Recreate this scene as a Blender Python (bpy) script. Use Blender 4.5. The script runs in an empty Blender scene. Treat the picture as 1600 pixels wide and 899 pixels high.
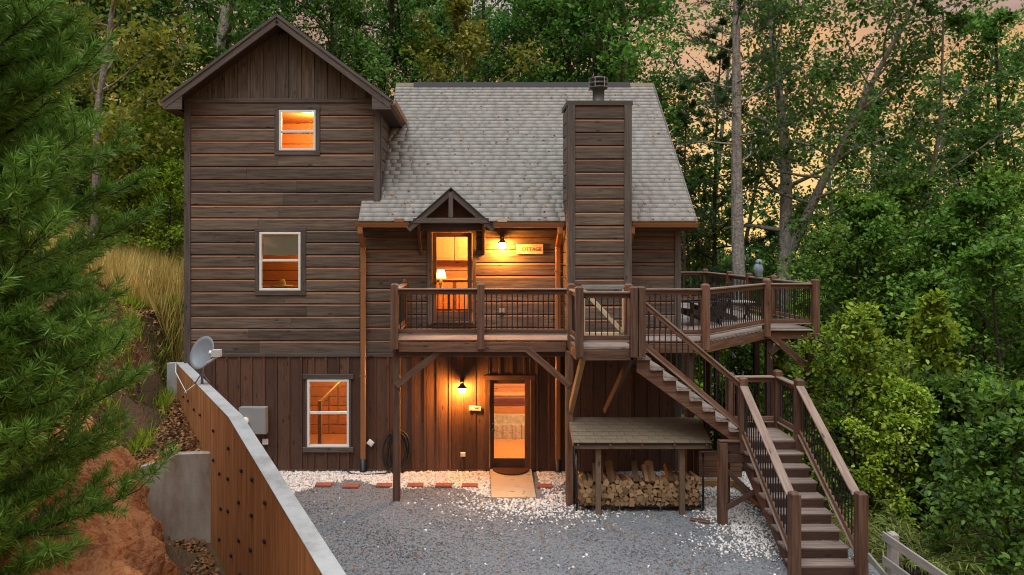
import bpy, math, random
import numpy as np
from mathutils import Vector, Matrix
random.seed(11)
rng = np.random.default_rng(11)
S = bpy.context.scene
COL = S.collection
R = math.radians

# ------------------------------------------------------------------ camera
CAMY, CAMZ, F = -16.18, 5.15, 1100.0
cam = bpy.data.cameras.new('camera'); co = bpy.data.objects.new('camera', cam); COL.objects.link(co)
co.location = (0, CAMY, CAMZ); co.rotation_euler = (R(90), 0, 0)
cam.sensor_width = 36; cam.sensor_fit = 'HORIZONTAL'; cam.lens = 36 * F / 1600
cam.shift_x = (800 - 745) / 1600; cam.shift_y = -(449.5 - 387) / 1600
cam.clip_start = 0.1; cam.clip_end = 2000
S.camera = co

# ------------------------------------------------------------------ sky, sun, exposure
SUN_EL, SUN_AZ = R(38), R(200)          # soft light from the front left
w = bpy.data.worlds.new('World'); S.world = w; w.use_nodes = True
nt = w.node_tree; N = nt.nodes; L = nt.links; N.clear()
def nd(t, tree=None, **k):
    n = (tree or nt).nodes.new(t)
    for a, b in k.items(): setattr(n, a, b)
    return n
out = nd('ShaderNodeOutputWorld'); bg = nd('ShaderNodeBackground'); L.new(bg.outputs[0], out.inputs[0])
sky = nd('ShaderNodeTexSky', sky_type='NISHITA', sun_disc=False, sun_elevation=R(12), sun_rotation=R(20))
skm = nd('ShaderNodeMix', data_type='RGBA', blend_type='MULTIPLY'); skm.inputs[0].default_value = 1
L.new(sky.outputs[0], skm.inputs[6]); skm.inputs[7].default_value = (.005, .005, .005, 1)
tc = nd('ShaderNodeTexCoord'); sp = nd('ShaderNodeSeparateXYZ'); L.new(tc.outputs['Generated'], sp.inputs[0])
# evening cloud deck: yellow low, salmon and mauve higher, even pale grey overhead
cr = nd('ShaderNodeValToRGB'); el = cr.color_ramp.elements
el[0].position = 0; el[0].color = (.56, .36, .12, 1)
el[1].position = 1; el[1].color = (1.50, 1.62, 1.78, 1)
for p, c in ((.10, (.58, .36, .12, 1)), (.20, (.52, .26, .11, 1)), (.30, (.33, .19, .15, 1)), (.44, (.46, .42, .43, 1)), (.62, (.86, .90, .98, 1))):
    e = el.new(p); e.color = c
mp = nd('ShaderNodeMapping'); mp.inputs['Scale'].default_value = (3, 3, 9); L.new(tc.outputs['Generated'], mp.inputs[0])
nz = nd('ShaderNodeTexNoise'); nz.inputs['Scale'].default_value = 1.6; nz.inputs['Detail'].default_value = 6; L.new(mp.outputs[0], nz.inputs[0])
ma = nd('ShaderNodeMath', operation='MULTIPLY_ADD'); L.new(nz.outputs[0], ma.inputs[0]); ma.inputs[1].default_value = .44; ma.inputs[2].default_value = -.24
ad = nd('ShaderNodeMath', operation='ADD', use_clamp=True); L.new(sp.outputs[2], ad.inputs[0]); L.new(ma.outputs[0], ad.inputs[1])
L.new(ad.outputs[0], cr.inputs[0])
mx = nd('ShaderNodeMix', data_type='RGBA', blend_type='ADD'); mx.inputs[0].default_value = 1
L.new(cr.outputs[0], mx.inputs[6]); L.new(skm.outputs[2], mx.inputs[7]); L.new(mx.outputs[2], bg.inputs[0]); bg.inputs[1].default_value = 1.0
sl = bpy.data.lights.new('sun', 'SUN'); sl.energy = 1.4; sl.angle = R(35); sl.color = (1, .98, .94)
so = bpy.data.objects.new('sun', sl); COL.objects.link(so)
so.rotation_euler = Vector((math.sin(R(25)) * math.cos(R(66)), math.cos(R(25)) * math.cos(R(66)), -math.sin(R(66)))).to_track_quat('-Z', 'Y').to_euler()
S.view_settings.view_transform = 'Standard'; S.view_settings.look = 'None'
S.view_settings.exposure = .36; S.view_settings.gamma = 1
S.render.engine = 'CYCLES'
S.cycles.use_denoising = True; S.cycles.filter_width = 1.1
S.cycles.max_bounces = 7; S.cycles.transparent_max_bounces = 12
S.cycles.caustics_reflective = False; S.cycles.caustics_refractive = False

# ------------------------------------------------------------------ helpers
WM = {}
def place(o, M, parent=None):
    WM[o.name] = M
    o.parent = parent
    o.matrix_basis = (WM[parent.name].inverted() @ M) if parent else M
def tag(o, label=None, cat=None, group=None, kind=None):
    if label: o['label'] = label
    if cat: o['category'] = cat
    if group: o['group'] = group
    if kind: o['kind'] = kind
    return o
def empty(name, loc, label=None, cat=None, group=None, rz=0, parent=None):
    o = bpy.data.objects.new(name, None); COL.objects.link(o); o.empty_display_size = .2
    place(o, Matrix.Translation(loc) @ Matrix.Rotation(rz, 4, 'Z'), parent)
    return tag(o, label, cat, group)
def newmesh(name, V, Fs, mats, midx=None, smooth=False):
    me = bpy.data.meshes.new(name); me.from_pydata([tuple(v) for v in V], [], Fs)
    for m in (mats if isinstance(mats, (list, tuple)) else [mats]): me.materials.append(m)
    if midx is not None: me.polygons.foreach_set('material_index', midx)
    if smooth: me.polygons.foreach_set('use_smooth', [True] * len(Fs))
    me.update(); return me
def obj(name, me, parent=None, M=None):
    o = bpy.data.objects.new(name, me); COL.objects.link(o); place(o, M or Matrix.Identity(4), parent); return o
def mk(name, V, Fs, mat, parent=None, smooth=False, midx=None):
    """mesh in world coordinates; origin moved to the middle of its base"""
    V = np.array(V, float); c = (V.min(0) + V.max(0)) / 2; c[2] = V[:, 2].min()
    return obj(name, newmesh(name, V - c, Fs, mat, midx, smooth), parent, Matrix.Translation(Vector(c)))
def npmesh(name, V, Q, mat, attr=None, smooth=False):
    me = bpy.data.meshes.new(name); k = Q.shape[1]
    me.vertices.add(len(V)); me.vertices.foreach_set('co', np.ascontiguousarray(V, np.float32).ravel())
    me.loops.add(Q.size); me.loops.foreach_set('vertex_index', np.ascontiguousarray(Q, np.int32).ravel())
    me.polygons.add(len(Q)); me.polygons.foreach_set('loop_start', np.arange(0, Q.size, k, dtype=np.int32))
    me.polygons.foreach_set('loop_total', np.full(len(Q), k, np.int32))
    if smooth: me.polygons.foreach_set('use_smooth', np.ones(len(Q), bool))
    if attr is not None:
        a = me.attributes.new('v', 'FLOAT', 'FACE'); a.data.foreach_set('value', np.ascontiguousarray(attr, np.float32))
    me.materials.append(mat); me.update(calc_edges=True); return me
BOXF = [(0, 3, 2, 1), (4, 5, 6, 7), (0, 1, 5, 4), (1, 2, 6, 5), (2, 3, 7, 6), (3, 0, 4, 7)]
def boxv(a, b):
    (x0, y0, z0), (x1, y1, z1) = a, b
    return [(x0, y0, z0), (x1, y0, z0), (x1, y1, z0), (x0, y1, z0), (x0, y0, z1), (x1, y0, z1), (x1, y1, z1), (x0, y1, z1)]
def box(name, a, b, mat, parent=None): return mk(name, boxv(a, b), BOXF, mat, parent)
_bc = {}
def beam(name, a, b, wd, ht, mat, parent=None, up=(0, 0, 1), bev=.007):
    """chamfered timber from a to b; local X runs along it so the grain follows; ht along up, wd across"""
    a = Vector(a); b = Vector(b); d = b - a; ln = d.length; x = d.normalized(); u = Vector(up)
    y = u.cross(x).normalized(); z = x.cross(y)
    key = (round(ln, 3), round(wd, 4), round(ht, 4), round(bev, 4), mat.name)
    me = _bc.get(key)
    if me is None:
        hw, hh, c, l = wd / 2, ht / 2, bev, ln / 2
        pr = [(-hw + c, -hh), (hw - c, -hh), (hw, -hh + c), (hw, hh - c), (hw - c, hh), (-hw + c, hh), (-hw, hh - c), (-hw, -hh + c)]
        V = [(-l, p[0], p[1]) for p in pr] + [(l, p[0], p[1]) for p in pr]
        Fs = [(i, 8 + i, 8 + (i + 1) % 8, (i + 1) % 8)[::-1] for i in range(8)] + [tuple(range(8))[::-1], tuple(range(8, 16))]
        me = newmesh(name, V, Fs, mat); _bc[key] = me
    M = Matrix((x, y, z)).transposed().to_4x4(); M.translation = (a + b) / 2
    return obj(name, me, parent, M)
def prism(name, poly, axis, t0, t1, mat, parent=None):
    """polygon extruded along axis ('x': poly is (y,z); 'y': (x,z); 'z': (x,y))"""
    f = {'x': lambda p, t: (t, p[0], p[1]), 'y': lambda p, t: (p[0], t, p[1]), 'z': lambda p, t: (p[0], p[1], t)}[axis]
    n = len(poly); V = [f(p, t0) for p in poly] + [f(p, t1) for p in poly]
    Fs = [tuple(range(n)), tuple(range(2 * n - 1, n - 1, -1))] + [(i, n + i, n + (i + 1) % n, (i + 1) % n) for i in range(n)]
    o = mk(name, V, Fs, mat, parent)
    import bmesh
    bm = bmesh.new(); bm.from_mesh(o.data); bmesh.ops.recalc_face_normals(bm, faces=bm.faces); bm.to_mesh(o.data); bm.free()
    return o
def tubevf(P, rad, k=6, off=0, cap=True):
    P = np.array(P, float); n = len(P); rad = np.broadcast_to(rad, (n,)) if np.ndim(rad) <= 1 else rad
    T = np.gradient(P, axis=0); T /= np.linalg.norm(T, axis=1)[:, None] + 1e-9
    ref = np.array([0, 0, 1.]) if abs(T[:, 2]).mean() < .9 else np.array([1., 0, 0])
    A = np.cross(T, ref); A /= np.linalg.norm(A, axis=1)[:, None] + 1e-9; B = np.cross(T, A)
    an = np.arange(k) * 2 * math.pi / k
    V = P[:, None, :] + rad[:, None, None] * (A[:, None, :] * np.cos(an)[None, :, None] + B[:, None, :] * np.sin(an)[None, :, None])
    i = np.arange(n - 1)[:, None] * k; j = np.arange(k)[None, :]; j2 = (j + 1) % k
    Q = np.stack([i + j, i + j2, i + k + j2, i + k + j], -1).reshape(-1, 4) + off
    return V.reshape(-1, 3), Q
def tube(name, P, r, mat, parent=None, k=8):
    V, Q = tubevf(P, np.array(r, float) if np.ndim(r) else float(r), k)
    n = len(V); Fs = [tuple(q) for q in Q] + [tuple(range(k))[::-1], tuple(range(n - k, n))]
    return mk(name, V, Fs, mat, parent, smooth=True)
def lathe(name, prof, c, mat, parent=None, k=20, M=None, smooth=True):
    V = [(r * math.cos(2 * math.pi * j / k), r * math.sin(2 * math.pi * j / k), z) for r, z in prof for j in range(k)]
    Fs = [(i * k + j, i * k + (j + 1) % k, (i + 1) * k + (j + 1) % k, (i + 1) * k + j) for i in range(len(prof) - 1) for j in range(k)]
    return obj(name, newmesh(name, V, Fs, mat, smooth=smooth), parent, Matrix.Translation(c) @ (M or Matrix.Identity(4)))

# ------------------------------------------------------------------ materials
def mat(name):
    m = bpy.data.materials.new(name); m.use_nodes = True
    t = m.node_tree; return m, t, t.nodes['Principled BSDF'], t.nodes['Material Output']
def plain(name, c, rough=.6, metal=0, spec=.5, bump=0, bscale=60, var=.0):
    m, t, b, o = mat(name)
    b.inputs['Base Color'].default_value = (*c, 1); b.inputs['Roughness'].default_value = rough
    b.inputs['Metallic'].default_value = metal; b.inputs['Specular IOR Level'].default_value = spec
    if var or bump:
        tcn = nd('ShaderNodeTexCoord', t); n = nd('ShaderNodeTexNoise', t); n.inputs['Scale'].default_value = bscale; n.inputs['Detail'].default_value = 5
        t.links.new(tcn.outputs['Object'], n.inputs[0])
        if var:
            n2 = nd('ShaderNodeTexNoise', t); n2.inputs['Scale'].default_value = 3; n2.inputs['Detail'].default_value = 6
            t.links.new(tcn.outputs['Object'], n2.inputs[0])
            h = nd('ShaderNodeMix', t, data_type='RGBA'); h.inputs[6].default_value = (*[x * (1 - var) for x in c], 1); h.inputs[7].default_value = (*[min(1, x * (1 + var)) for x in c], 1)
            t.links.new(n2.outputs[0], h.inputs[0]); t.links.new(h.outputs[2], b.inputs['Base Color'])
        if bump:
            bp = nd('ShaderNodeBump', t); bp.inputs['Strength'].default_value = bump; bp.inputs['Distance'].default_value = .01
            t.links.new(n.outputs[0], bp.inputs['Height']); t.links.new(bp.outputs[0], b.inputs['Normal'])
    return m
def wood(name, c, dark, weather=None, rough=.7, tone=.35, knots=True):
    """grain runs along local X; tone differs board by board"""
    m, t, b, o = mat(name); K = t.links.new
    tcn = nd('ShaderNodeTexCoord', t); oi = nd('ShaderNodeObjectInfo', t)
    sc = nd('ShaderNodeVectorMath', t, operation='SCALE'); cb = nd('ShaderNodeCombineXYZ', t)
    for i in range(3): K(oi.outputs['Random'], cb.inputs[i])
    K(cb.outputs[0], sc.inputs[0]); sc.inputs['Scale'].default_value = 57
    av = nd('ShaderNodeVectorMath', t, operation='ADD'); K(tcn.outputs['Object'], av.inputs[0]); K(sc.outputs[0], av.inputs[1])
    mpn = nd('ShaderNodeMapping', t); mpn.inputs['Scale'].default_value = (3.2, 46, 46); K(av.outputs[0], mpn.inputs[0])
    g = nd('ShaderNodeTexNoise', t); g.inputs['Scale'].default_value = 1.6; g.inputs['Detail'].default_value = 7; g.inputs['Distortion'].default_value = .6; K(mpn.outputs[0], g.inputs[0])
    r1 = nd('ShaderNodeMapRange', t); r1.inputs[1].default_value = .3; r1.inputs[2].default_value = .7; K(g.outputs[0], r1.inputs[0])
    m1 = nd('ShaderNodeMix', t, data_type='RGBA'); m1.inputs[6].default_value = (*dark, 1); m1.inputs[7].default_value = (*c, 1); K(r1.outputs[0], m1.inputs[0])
    last = m1.outputs[2]
    if weather:
        mp2 = nd('ShaderNodeMapping', t); mp2.inputs['Scale'].default_value = (1.1, 16, 16); K(av.outputs[0], mp2.inputs[0])
        g2 = nd('ShaderNodeTexNoise', t); g2.inputs['Scale'].default_value = 1.3; g2.inputs['Detail'].default_value = 6; K(mp2.outputs[0], g2.inputs[0])
        r2 = nd('ShaderNodeMapRange', t); r2.inputs[1].default_value = .40; r2.inputs[2].default_value = .66; K(g2.outputs[0], r2.inputs[0])
        m2 = nd('ShaderNodeMix', t, data_type='RGBA'); K(r2.outputs[0], m2.inputs[0]); K(last, m2.inputs[6]); m2.inputs[7].default_value = (*weather, 1); last = m2.outputs[2]
    if knots:
        mp3 = nd('ShaderNodeMapping', t); mp3.inputs['Scale'].default_value = (1.5, 4.2, 4.2); K(av.outputs[0], mp3.inputs[0])
        vo = nd('ShaderNodeTexVoronoi', t); vo.inputs['Scale'].default_value = 1.3; K(mp3.outputs[0], vo.inputs[0])
        r3 = nd('ShaderNodeMapRange', t); r3.inputs[1].default_value = .06; r3.inputs[2].default_value = .15; r3.inputs[3].default_value = .25; r3.inputs[4].default_value = 1; K(vo.outputs['Distance'], r3.inputs[0])
        m3 = nd('ShaderNodeMix', t, data_type='RGBA', blend_type='MULTIPLY'); m3.inputs[0].default_value = 1; K(last, m3.inputs[6]); K(r3.outputs[0], m3.inputs[7]); last = m3.outputs[2]
    r4 = nd('ShaderNodeMapRange', t); r4.inputs[3].default_value = 1 - tone; r4.inputs[4].default_value = 1 + tone; K(oi.outputs['Random'], r4.inputs[0])
    m4 = nd('ShaderNodeMix', t, data_type='RGBA', blend_type='MULTIPLY'); m4.inputs[0].default_value = 1; K(last, m4.inputs[6]); K(r4.outputs[0], m4.inputs[7])
    K(m4.outputs[2], b.inputs['Base Color']); b.inputs['Roughness'].default_value = rough
    bp = nd('ShaderNodeBump', t); bp.inputs['Strength'].default_value = .6; bp.inputs['Distance'].default_value = .008
    K(g.outputs[0], bp.inputs['Height']); K(bp.outputs[0], b.inputs['Normal'])
    return m
def emis(name, c, s):
    m, t, b, o = mat(name); b.inputs['Base Color'].default_value = (*c, 1)
    b.inputs['Emission Color'].default_value = (*c, 1); b.inputs['Emission Strength'].default_value = s; return m
def attrmat(name, c0, c1, rough=.9, leaf=False, trans=.35, objvar=.0, spec=.3, bump=0, bs=120):
    """colour runs from c0 to c1 with the per-face value v"""
    m, t, b, o = mat(name); K = t.links.new
    a = nd('ShaderNodeAttribute', t, attribute_name='v')
    mxn = nd('ShaderNodeMix', t, data_type='RGBA'); K(a.outputs['Fac'], mxn.inputs[0]); mxn.inputs[6].default_value = (*c0, 1); mxn.inputs[7].default_value = (*c1, 1)
    last = mxn.outputs[2]
    if objvar:
        oi = nd('ShaderNodeObjectInfo', t); hs = nd('ShaderNodeHueSaturation', t)
        r = nd('ShaderNodeMapRange', t); r.inputs[3].default_value = .5 - objvar * .05; r.inputs[4].default_value = .5 + objvar * .05; K(oi.outputs['Random'], r.inputs[0]); K(r.outputs[0], hs.inputs['Hue'])
        r2 = nd('ShaderNodeMapRange', t); r2.inputs[3].default_value = 1 - objvar; r2.inputs[4].default_value = 1 + objvar
        ml = nd('ShaderNodeMath', t, operation='FRACT'); mm = nd('ShaderNodeMath', t, operation='MULTIPLY'); K(oi.outputs['Random'], mm.inputs[0]); mm.inputs[1].default_value = 7.31; K(mm.outputs[0], ml.inputs[0]); K(ml.outputs[0], r2.inputs[0]); K(r2.outputs[0], hs.inputs['Value'])
        K(last, hs.inputs['Color']); last = hs.outputs[0]
    K(last, b.inputs['Base Color']); b.inputs['Roughness'].default_value = rough; b.inputs['Specular IOR Level'].default_value = spec
    if leaf:
        tr = nd('ShaderNodeBsdfTranslucent', t); K(last, tr.inputs[0]); ms = nd('ShaderNodeMixShader', t); ms.inputs[0].default_value = trans
        K(b.outputs[0], ms.inputs[1]); K(tr.outputs[0], ms.inputs[2]); K(ms.outputs[0], o.inputs[0])
    if bump:
        tcn = nd('ShaderNodeTexCoord', t); n = nd('ShaderNodeTexNoise', t); n.inputs['Scale'].default_value = bs; K(tcn.outputs['Object'], n.inputs[0])
        bp = nd('ShaderNodeBump', t); bp.inputs['Strength'].default_value = bump; bp.inputs['Distance'].default_value = .01; K(n.outputs[0], bp.inputs['Height']); K(bp.outputs[0], b.inputs['Normal'])
    return m
def noisemix(name, cols, scale=2., detail=8, rough=.95, bump=.5, bscale=25, dist=.03, stretch=(1, 1, 1)):
    m, t, b, o = mat(name); K = t.links.new
    tcn = nd('ShaderNodeTexCoord', t); mpn = nd('ShaderNodeMapping', t); mpn.inputs['Scale'].default_value = stretch; K(tcn.outputs['Object'], mpn.inputs[0])
    n = nd('ShaderNodeTexNoise', t); n.inputs['Scale'].default_value = scale; n.inputs['Detail'].default_value = detail; n.inputs['Roughness'].default_value = .65; K(mpn.outputs[0], n.inputs[0])
    r = nd('ShaderNodeValToRGB', t); e = r.color_ramp.elements; e[0].position = .25; e[1].position = .75
    e[0].color = (*cols[0], 1); e[1].color = (*cols[-1], 1)
    for i, c in enumerate(cols[1:-1]): x = e.new(.25 + .5 * (i + 1) / (len(cols) - 1)); x.color = (*c, 1)
    K(n.outputs[0], r.inputs[0]); K(r.outputs[0], b.inputs['Base Color']); b.inputs['Roughness'].default_value = rough; b.inputs['Specular IOR Level'].default_value = .25
    n2 = nd('ShaderNodeTexNoise', t); n2.inputs['Scale'].default_value = bscale; n2.inputs['Detail'].default_value = 6; K(tcn.outputs['Object'], n2.inputs[0])
    bp = nd('ShaderNodeBump', t); bp.inputs['Strength'].default_value = bump; bp.inputs['Distance'].default_value = dist; K(n2.outputs[0], bp.inputs['Height']); K(bp.outputs[0], b.inputs['Normal'])
    return m

SIDE = wood('grey_brown_siding', (.116, .076, .050), (.044, .029, .020), weather=(.150, .112, .083), tone=.32)
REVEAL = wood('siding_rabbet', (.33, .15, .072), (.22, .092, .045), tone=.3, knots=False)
VERT = wood('dark_brown_boards', (.128, .054, .028), (.045, .019, .011), weather=(.10, .05, .031), tone=.4)
TRIM = wood('grey_brown_trim', (0.096, 0.074, 0.059), (0.048, 0.037, 0.030), weather=(0.120, 0.096, 0.080), tone=.14)
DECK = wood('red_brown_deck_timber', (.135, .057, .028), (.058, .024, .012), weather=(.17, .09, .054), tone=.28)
RAILTOP = wood('weathered_skylit_rail_tops', (0.240, 0.160, 0.116), (0.136, 0.080, 0.056), weather=(0.272, 0.200, 0.156), tone=.15)  # weathered tan, also painted lighter than the uprights for sky light on top
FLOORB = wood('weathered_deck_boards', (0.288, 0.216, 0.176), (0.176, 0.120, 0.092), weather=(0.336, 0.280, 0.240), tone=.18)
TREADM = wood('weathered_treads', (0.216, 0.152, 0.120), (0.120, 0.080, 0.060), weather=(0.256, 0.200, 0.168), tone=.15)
DARKT = wood('dark_stained_timber', (.085, .038, .024), (.04, .018, .012), tone=.2)
PALE = wood('pale_new_lumber', (.62, .50, .33), (.48, .36, .22), tone=.1)
SHEDT = wood('olive_brown_timber', (.19, .125, .075), (.10, .065, .04), tone=.15)
YELT = wood('tan_treated_timber', (.36, .22, .09), (.22, .13, .05), tone=.15)
GREYT = wood('silvered_fence_wood', (0.345, 0.323, 0.285), (0.210, 0.195, 0.173), tone=.15)
RAMPM = wood('plywood_ramp', (.52, .40, .27), (.40, .29, .18), weather=(.45, .38, .28), tone=.05)
INWOOD = wood('varnished_pine_lining', (0.464, 0.200, 0.060), (0.336, 0.128, 0.032), tone=.18)
INFLOOR = wood('oak_floor', (.50, .26, .09), (.36, .17, .05), tone=.1)
CAB = wood('honey_cabinet_wood', (0.496, 0.288, 0.096), (0.400, 0.208, 0.064), tone=.08)
COPPER = plain('copper_brown_gutter', (0.336, 0.152, 0.060), .42, .25, var=.15)
BLACK = plain('black_metal', (.012, .012, .013), .45)
BLKPL = plain('black_plastic', (.015, .015, .016), .5)
WHITEV = plain('white_vinyl', (.78, .78, .74), .4)
GREYBOX = plain('grey_metal_box', (0.336, 0.352, 0.352), .45, .2, var=.06)
DARKIN = plain('dark_backing', (.025, .018, .014), .9)
FELT = plain('roof_underlay_edge', (.03, .028, .026), .9)
CAPMET = plain('dark_bronze_flashing', (.075, .075, .07), .5, .4)
CONC = noisemix('pale_concrete', [(0.233, 0.229, 0.215), (0.376, 0.376, 0.367), (0.448, 0.448, 0.439)], 2.5, bump=.25, bscale=40, dist=.01)
CONC2 = noisemix('stained_concrete', [(0.173, 0.119, 0.070), (0.367, 0.324, 0.270), (0.508, 0.475, 0.421)], 1.6, bump=.35, bscale=30, dist=.012, stretch=(1.728, 1.728, 0.540))
RUST = noisemix('clay_stained_concrete', [(0.164, 0.059, 0.021), (0.354, 0.143, 0.046), (0.518, 0.252, 0.099)], 2.2, bump=.2, bscale=40, dist=.008, stretch=(4.774, 4.774, 0.300))
CLAY = noisemix('red_clay', [(.17, .05, .016), (.36, .125, .042), (.48, .20, .08), (.27, .09, .03), (.42, .165, .065)], 2.6, bump=1, bscale=13, dist=.09)
DIRT = noisemix('leaf_strewn_soil', [(.05, .027, .014), (.14, .075, .04), (.09, .065, .03), (.20, .12, .075)], 2.2, bump=.8, bscale=14, dist=.06)
GRAVEL = noisemix('grey_gravel_bed', [(.11, .115, .12), (.19, .196, .203), (.27, .276, .282)], 18, bump=1, bscale=55, dist=.02)
BRICK = noisemix('red_brick_paver', [(.22, .07, .045), (.33, .12, .08)], 12, bump=.5, bscale=60, dist=.004)
BARK = noisemix('grey_bark', [(0.102, 0.087, 0.072), (0.275, 0.246, 0.217), (0.435, 0.406, 0.362)], 3.5, bump=1, bscale=9, dist=.06, stretch=(3.625, 3.625, 0.652))
BARKD = noisemix('dark_bark', [(.03, .024, .02), (.085, .068, .055)], 3.5, bump=1, bscale=9, dist=.05, stretch=(2.5, 2.5, .45))
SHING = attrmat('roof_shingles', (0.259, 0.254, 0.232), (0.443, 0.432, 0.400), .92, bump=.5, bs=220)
SHED_SH = noisemix('tan_shingles', [(0.160, 0.124, 0.084), (0.240, 0.192, 0.136)], 5, bump=.5, bscale=160, dist=.004)
PEB = attrmat('white_pebbles', (.42, .36, .29), (.85, .83, .80), .75)
STONE = attrmat('grey_stones', (.085, .088, .093), (.36, .37, .378), .85)
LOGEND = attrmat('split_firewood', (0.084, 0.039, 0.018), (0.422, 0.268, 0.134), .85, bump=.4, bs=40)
LEAF = attrmat('broad_leaves', (0.025, 0.090, 0.018), (0.199, 0.415, 0.064), .5, True, .45, .3)
LEAFY = attrmat('yellowing_leaves', (0.079, 0.112, 0.015), (0.422, 0.409, 0.053), .5, True, .4, .25)
LEAFB = attrmat('bright_understory_leaves', (0.057, 0.161, 0.014), (0.529, 0.667, 0.057), .5, True, .4, .2)
LEAFM = attrmat('shrub_leaves', (0.025, 0.087, 0.014), (0.237, 0.424, 0.050), .45, True, .4, .3)
NEED = attrmat('pine_needles', (0.055, 0.154, 0.022), (0.297, 0.495, 0.072), .5, True, .3, .15)
NEEDD = attrmat('dark_pine_needles', (0.023, 0.065, 0.023), (0.091, 0.169, 0.046), .5, True, .25, .2)
FERN = attrmat('feathery_leaves', (0.140, 0.196, 0.035), (0.420, 0.504, 0.126), .6, True, .4)
GRASS = attrmat('dry_yellow_grass', (0.350, 0.288, 0.062), (0.975, 0.750, 0.275), .7, True, .35)
LITTER = attrmat('fallen_leaves', (.12, .05, .02), (.42, .22, .09), .8, True, .2)
LAMP = emis('lit_lamp_glass', (1, .37, .06), 850)
SHADE = emis('lit_lamp_shade', (1, .62, .22), 4)
m_, t_, b_, o_ = mat('window_glass')
gl = nd('ShaderNodeBsdfGlossy', t_); gl.inputs['Roughness'].default_value = .02; tr_ = nd('ShaderNodeBsdfTransparent', t_); fr_ = nd('ShaderNodeFresnel', t_); fr_.inputs[0].default_value = 1.5
ms_ = nd('ShaderNodeMixShader', t_); t_.links.new(fr_.outputs[0], ms_.inputs[0]); t_.links.new(tr_.outputs[0], ms_.inputs[1]); t_.links.new(gl.outputs[0], ms_.inputs[2]); t_.links.new(ms_.outputs[0], o_.inputs[0])
GLASS = m_

# facade pixel -> world on a plane Y
def PX(x, Y=0): return (x - 745) * (Y - CAMY) / F
def PZ(y, Y=0): return CAMZ - (y - 387) * (Y - CAMY) / F

# ------------------------------------------------------------------ terrain
CUT = np.array([(1.6, -16.5), (-.6, -12), (-2.75, -8), (-4.7, -5), (-5.6, -3.8), (-6.75, -.4), (-6.78, 9), (-6.0, 16), (-3, 30), (0, 300)], float)
def sstep(t): t = np.clip(t, 0, 1); return t * t * (3 - 2 * t)
def cutdist(x, y):
    best = np.full(x.shape, 1e9); sg = np.zeros(x.shape)
    for a, b in zip(CUT[:-1], CUT[1:]):
        d = b - a; t = np.clip(((x - a[0]) * d[0] + (y - a[1]) * d[1]) / (d @ d), 0, 1)
        qx, qy = a[0] + t * d[0], a[1] + t * d[1]; r = np.hypot(x - qx, y - qy); c = d[0] * (y - a[1]) - d[1] * (x - a[0])
        u = r < best; best = np.where(u, r, best); sg = np.where(u, np.sign(c), sg)
    return best * sg
def wob(x, y, f, s):
    return (np.sin(x * f + s) * np.cos(y * f * 1.3 + s * 2) + .5 * np.sin(x * f * 2.3 + y * f * 1.9 + s))
def height(x, y):
    x = np.asarray(x, float); y = np.asarray(y, float); d = cutdist(x, y)
    Hb = 1.9 + .45 * sstep((y + 8.5) / 3.5) + 1.25 * sstep((y + 4.2) / 4.5)
    up = np.where(d > 0, Hb * sstep(d / 1.15) + (.10 + .17 * sstep((y + 6) / 3)) * np.clip(d - 1.1, 0, 25), 0)
    fill = (y > -3.62) & (x < -6.9 - .585 * y) & (y < .2)
    up = np.where(fill, np.maximum(up, 1.3 + .12 * (y + 3.6)), up)
    dr = np.maximum(x - 6.5, np.minimum(x - 5.1, y + .2)); dr = np.clip(dr, 0, None)
    down = np.where(d <= 0, .5 * np.clip(dr, 0, 9) + .28 * np.clip(dr - 9, 0, 25), 0)
    z = up - down
    rough = np.clip(np.maximum(d - .2, dr - .5), 0, 3) / 3
    return z + rough * (.14 * wob(x, y, .9, 1) + .07 * wob(x, y, 2.7, 2))
def H(x, y): return float(height(np.array([x]), np.array([y]))[0])
def grid(name, xs, ys, zoff, m, extra=None):
    X, Y = np.meshgrid(xs, ys); Z = height(X, Y) + zoff
    if extra is not None: X, Y, Z = extra(X, Y, Z)
    V = np.stack([X, Y, Z], -1).reshape(-1, 3); nx = len(xs); i, j = np.meshgrid(np.arange(nx - 1), np.arange(len(ys) - 1)); a = (j * nx + i).ravel()
    return obj(name, npmesh(name, V, np.stack([a, a + 1, a + nx + 1, a + nx], -1), m, smooth=True))
u = np.linspace(-1, 1, 190)
tag(grid('ground', -3 + 14 * np.sinh(u * 3.6) / np.sinh(3.6) * 21, -1 + 14 * np.sinh(u * 3.6) / np.sinh(3.6) * 21, -.05, DIRT, lambda X, Y, Z: (X, Y, Z - .5 * ((X > -8.8) & (X < -.8) & (Y > -11.7) & (Y < -3.9) & (cutdist(X, Y) > .45)))), kind='structure')
def clay_x(X, Y, Z):
    d = cutdist(X, Y); k = sstep(d / .5) * sstep((1.9 - d) / .7 + .3)
    n = .10 * wob(X, Y + Z * .7, 2.1, .3) + .07 * wob(X + Z, Y, 5.3, 1.2) + .045 * wob(X, Y + Z, 13, 2) + .02 * wob(X + Z, Y, 29, 1)
    gul = .16 * np.abs(np.sin(Y * 2.9 + .9 * np.sin(Z * 2.3) + .8 * np.sin(Y * 1.1))) ** 2 + .07 * np.abs(np.sin(Y * 8.3 + Z * 3))
    return X + k * (n - gul) * .9, Y + k * n * .5, Z + np.where(d > .0, .03, -.25 * sstep(-d / .25)) + k * (n * .7 - .05 * np.abs(np.sin(X * 9 + Y * 7)) * np.abs(np.cos(Y * 11 - Z * 6)))
tag(grid('clay_bank', np.arange(-9, -.5, .075), np.arange(-12, -3.3, .075), 0, CLAY, clay_x), kind='structure')
tag(mk('driveway', [(2.55, -16, .004), (6.4, -16, .004), (6.4, -.02, .004), (-6.7, -.02, .004)], [(0, 1, 2, 3)], GRAVEL), kind='structure')

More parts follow.
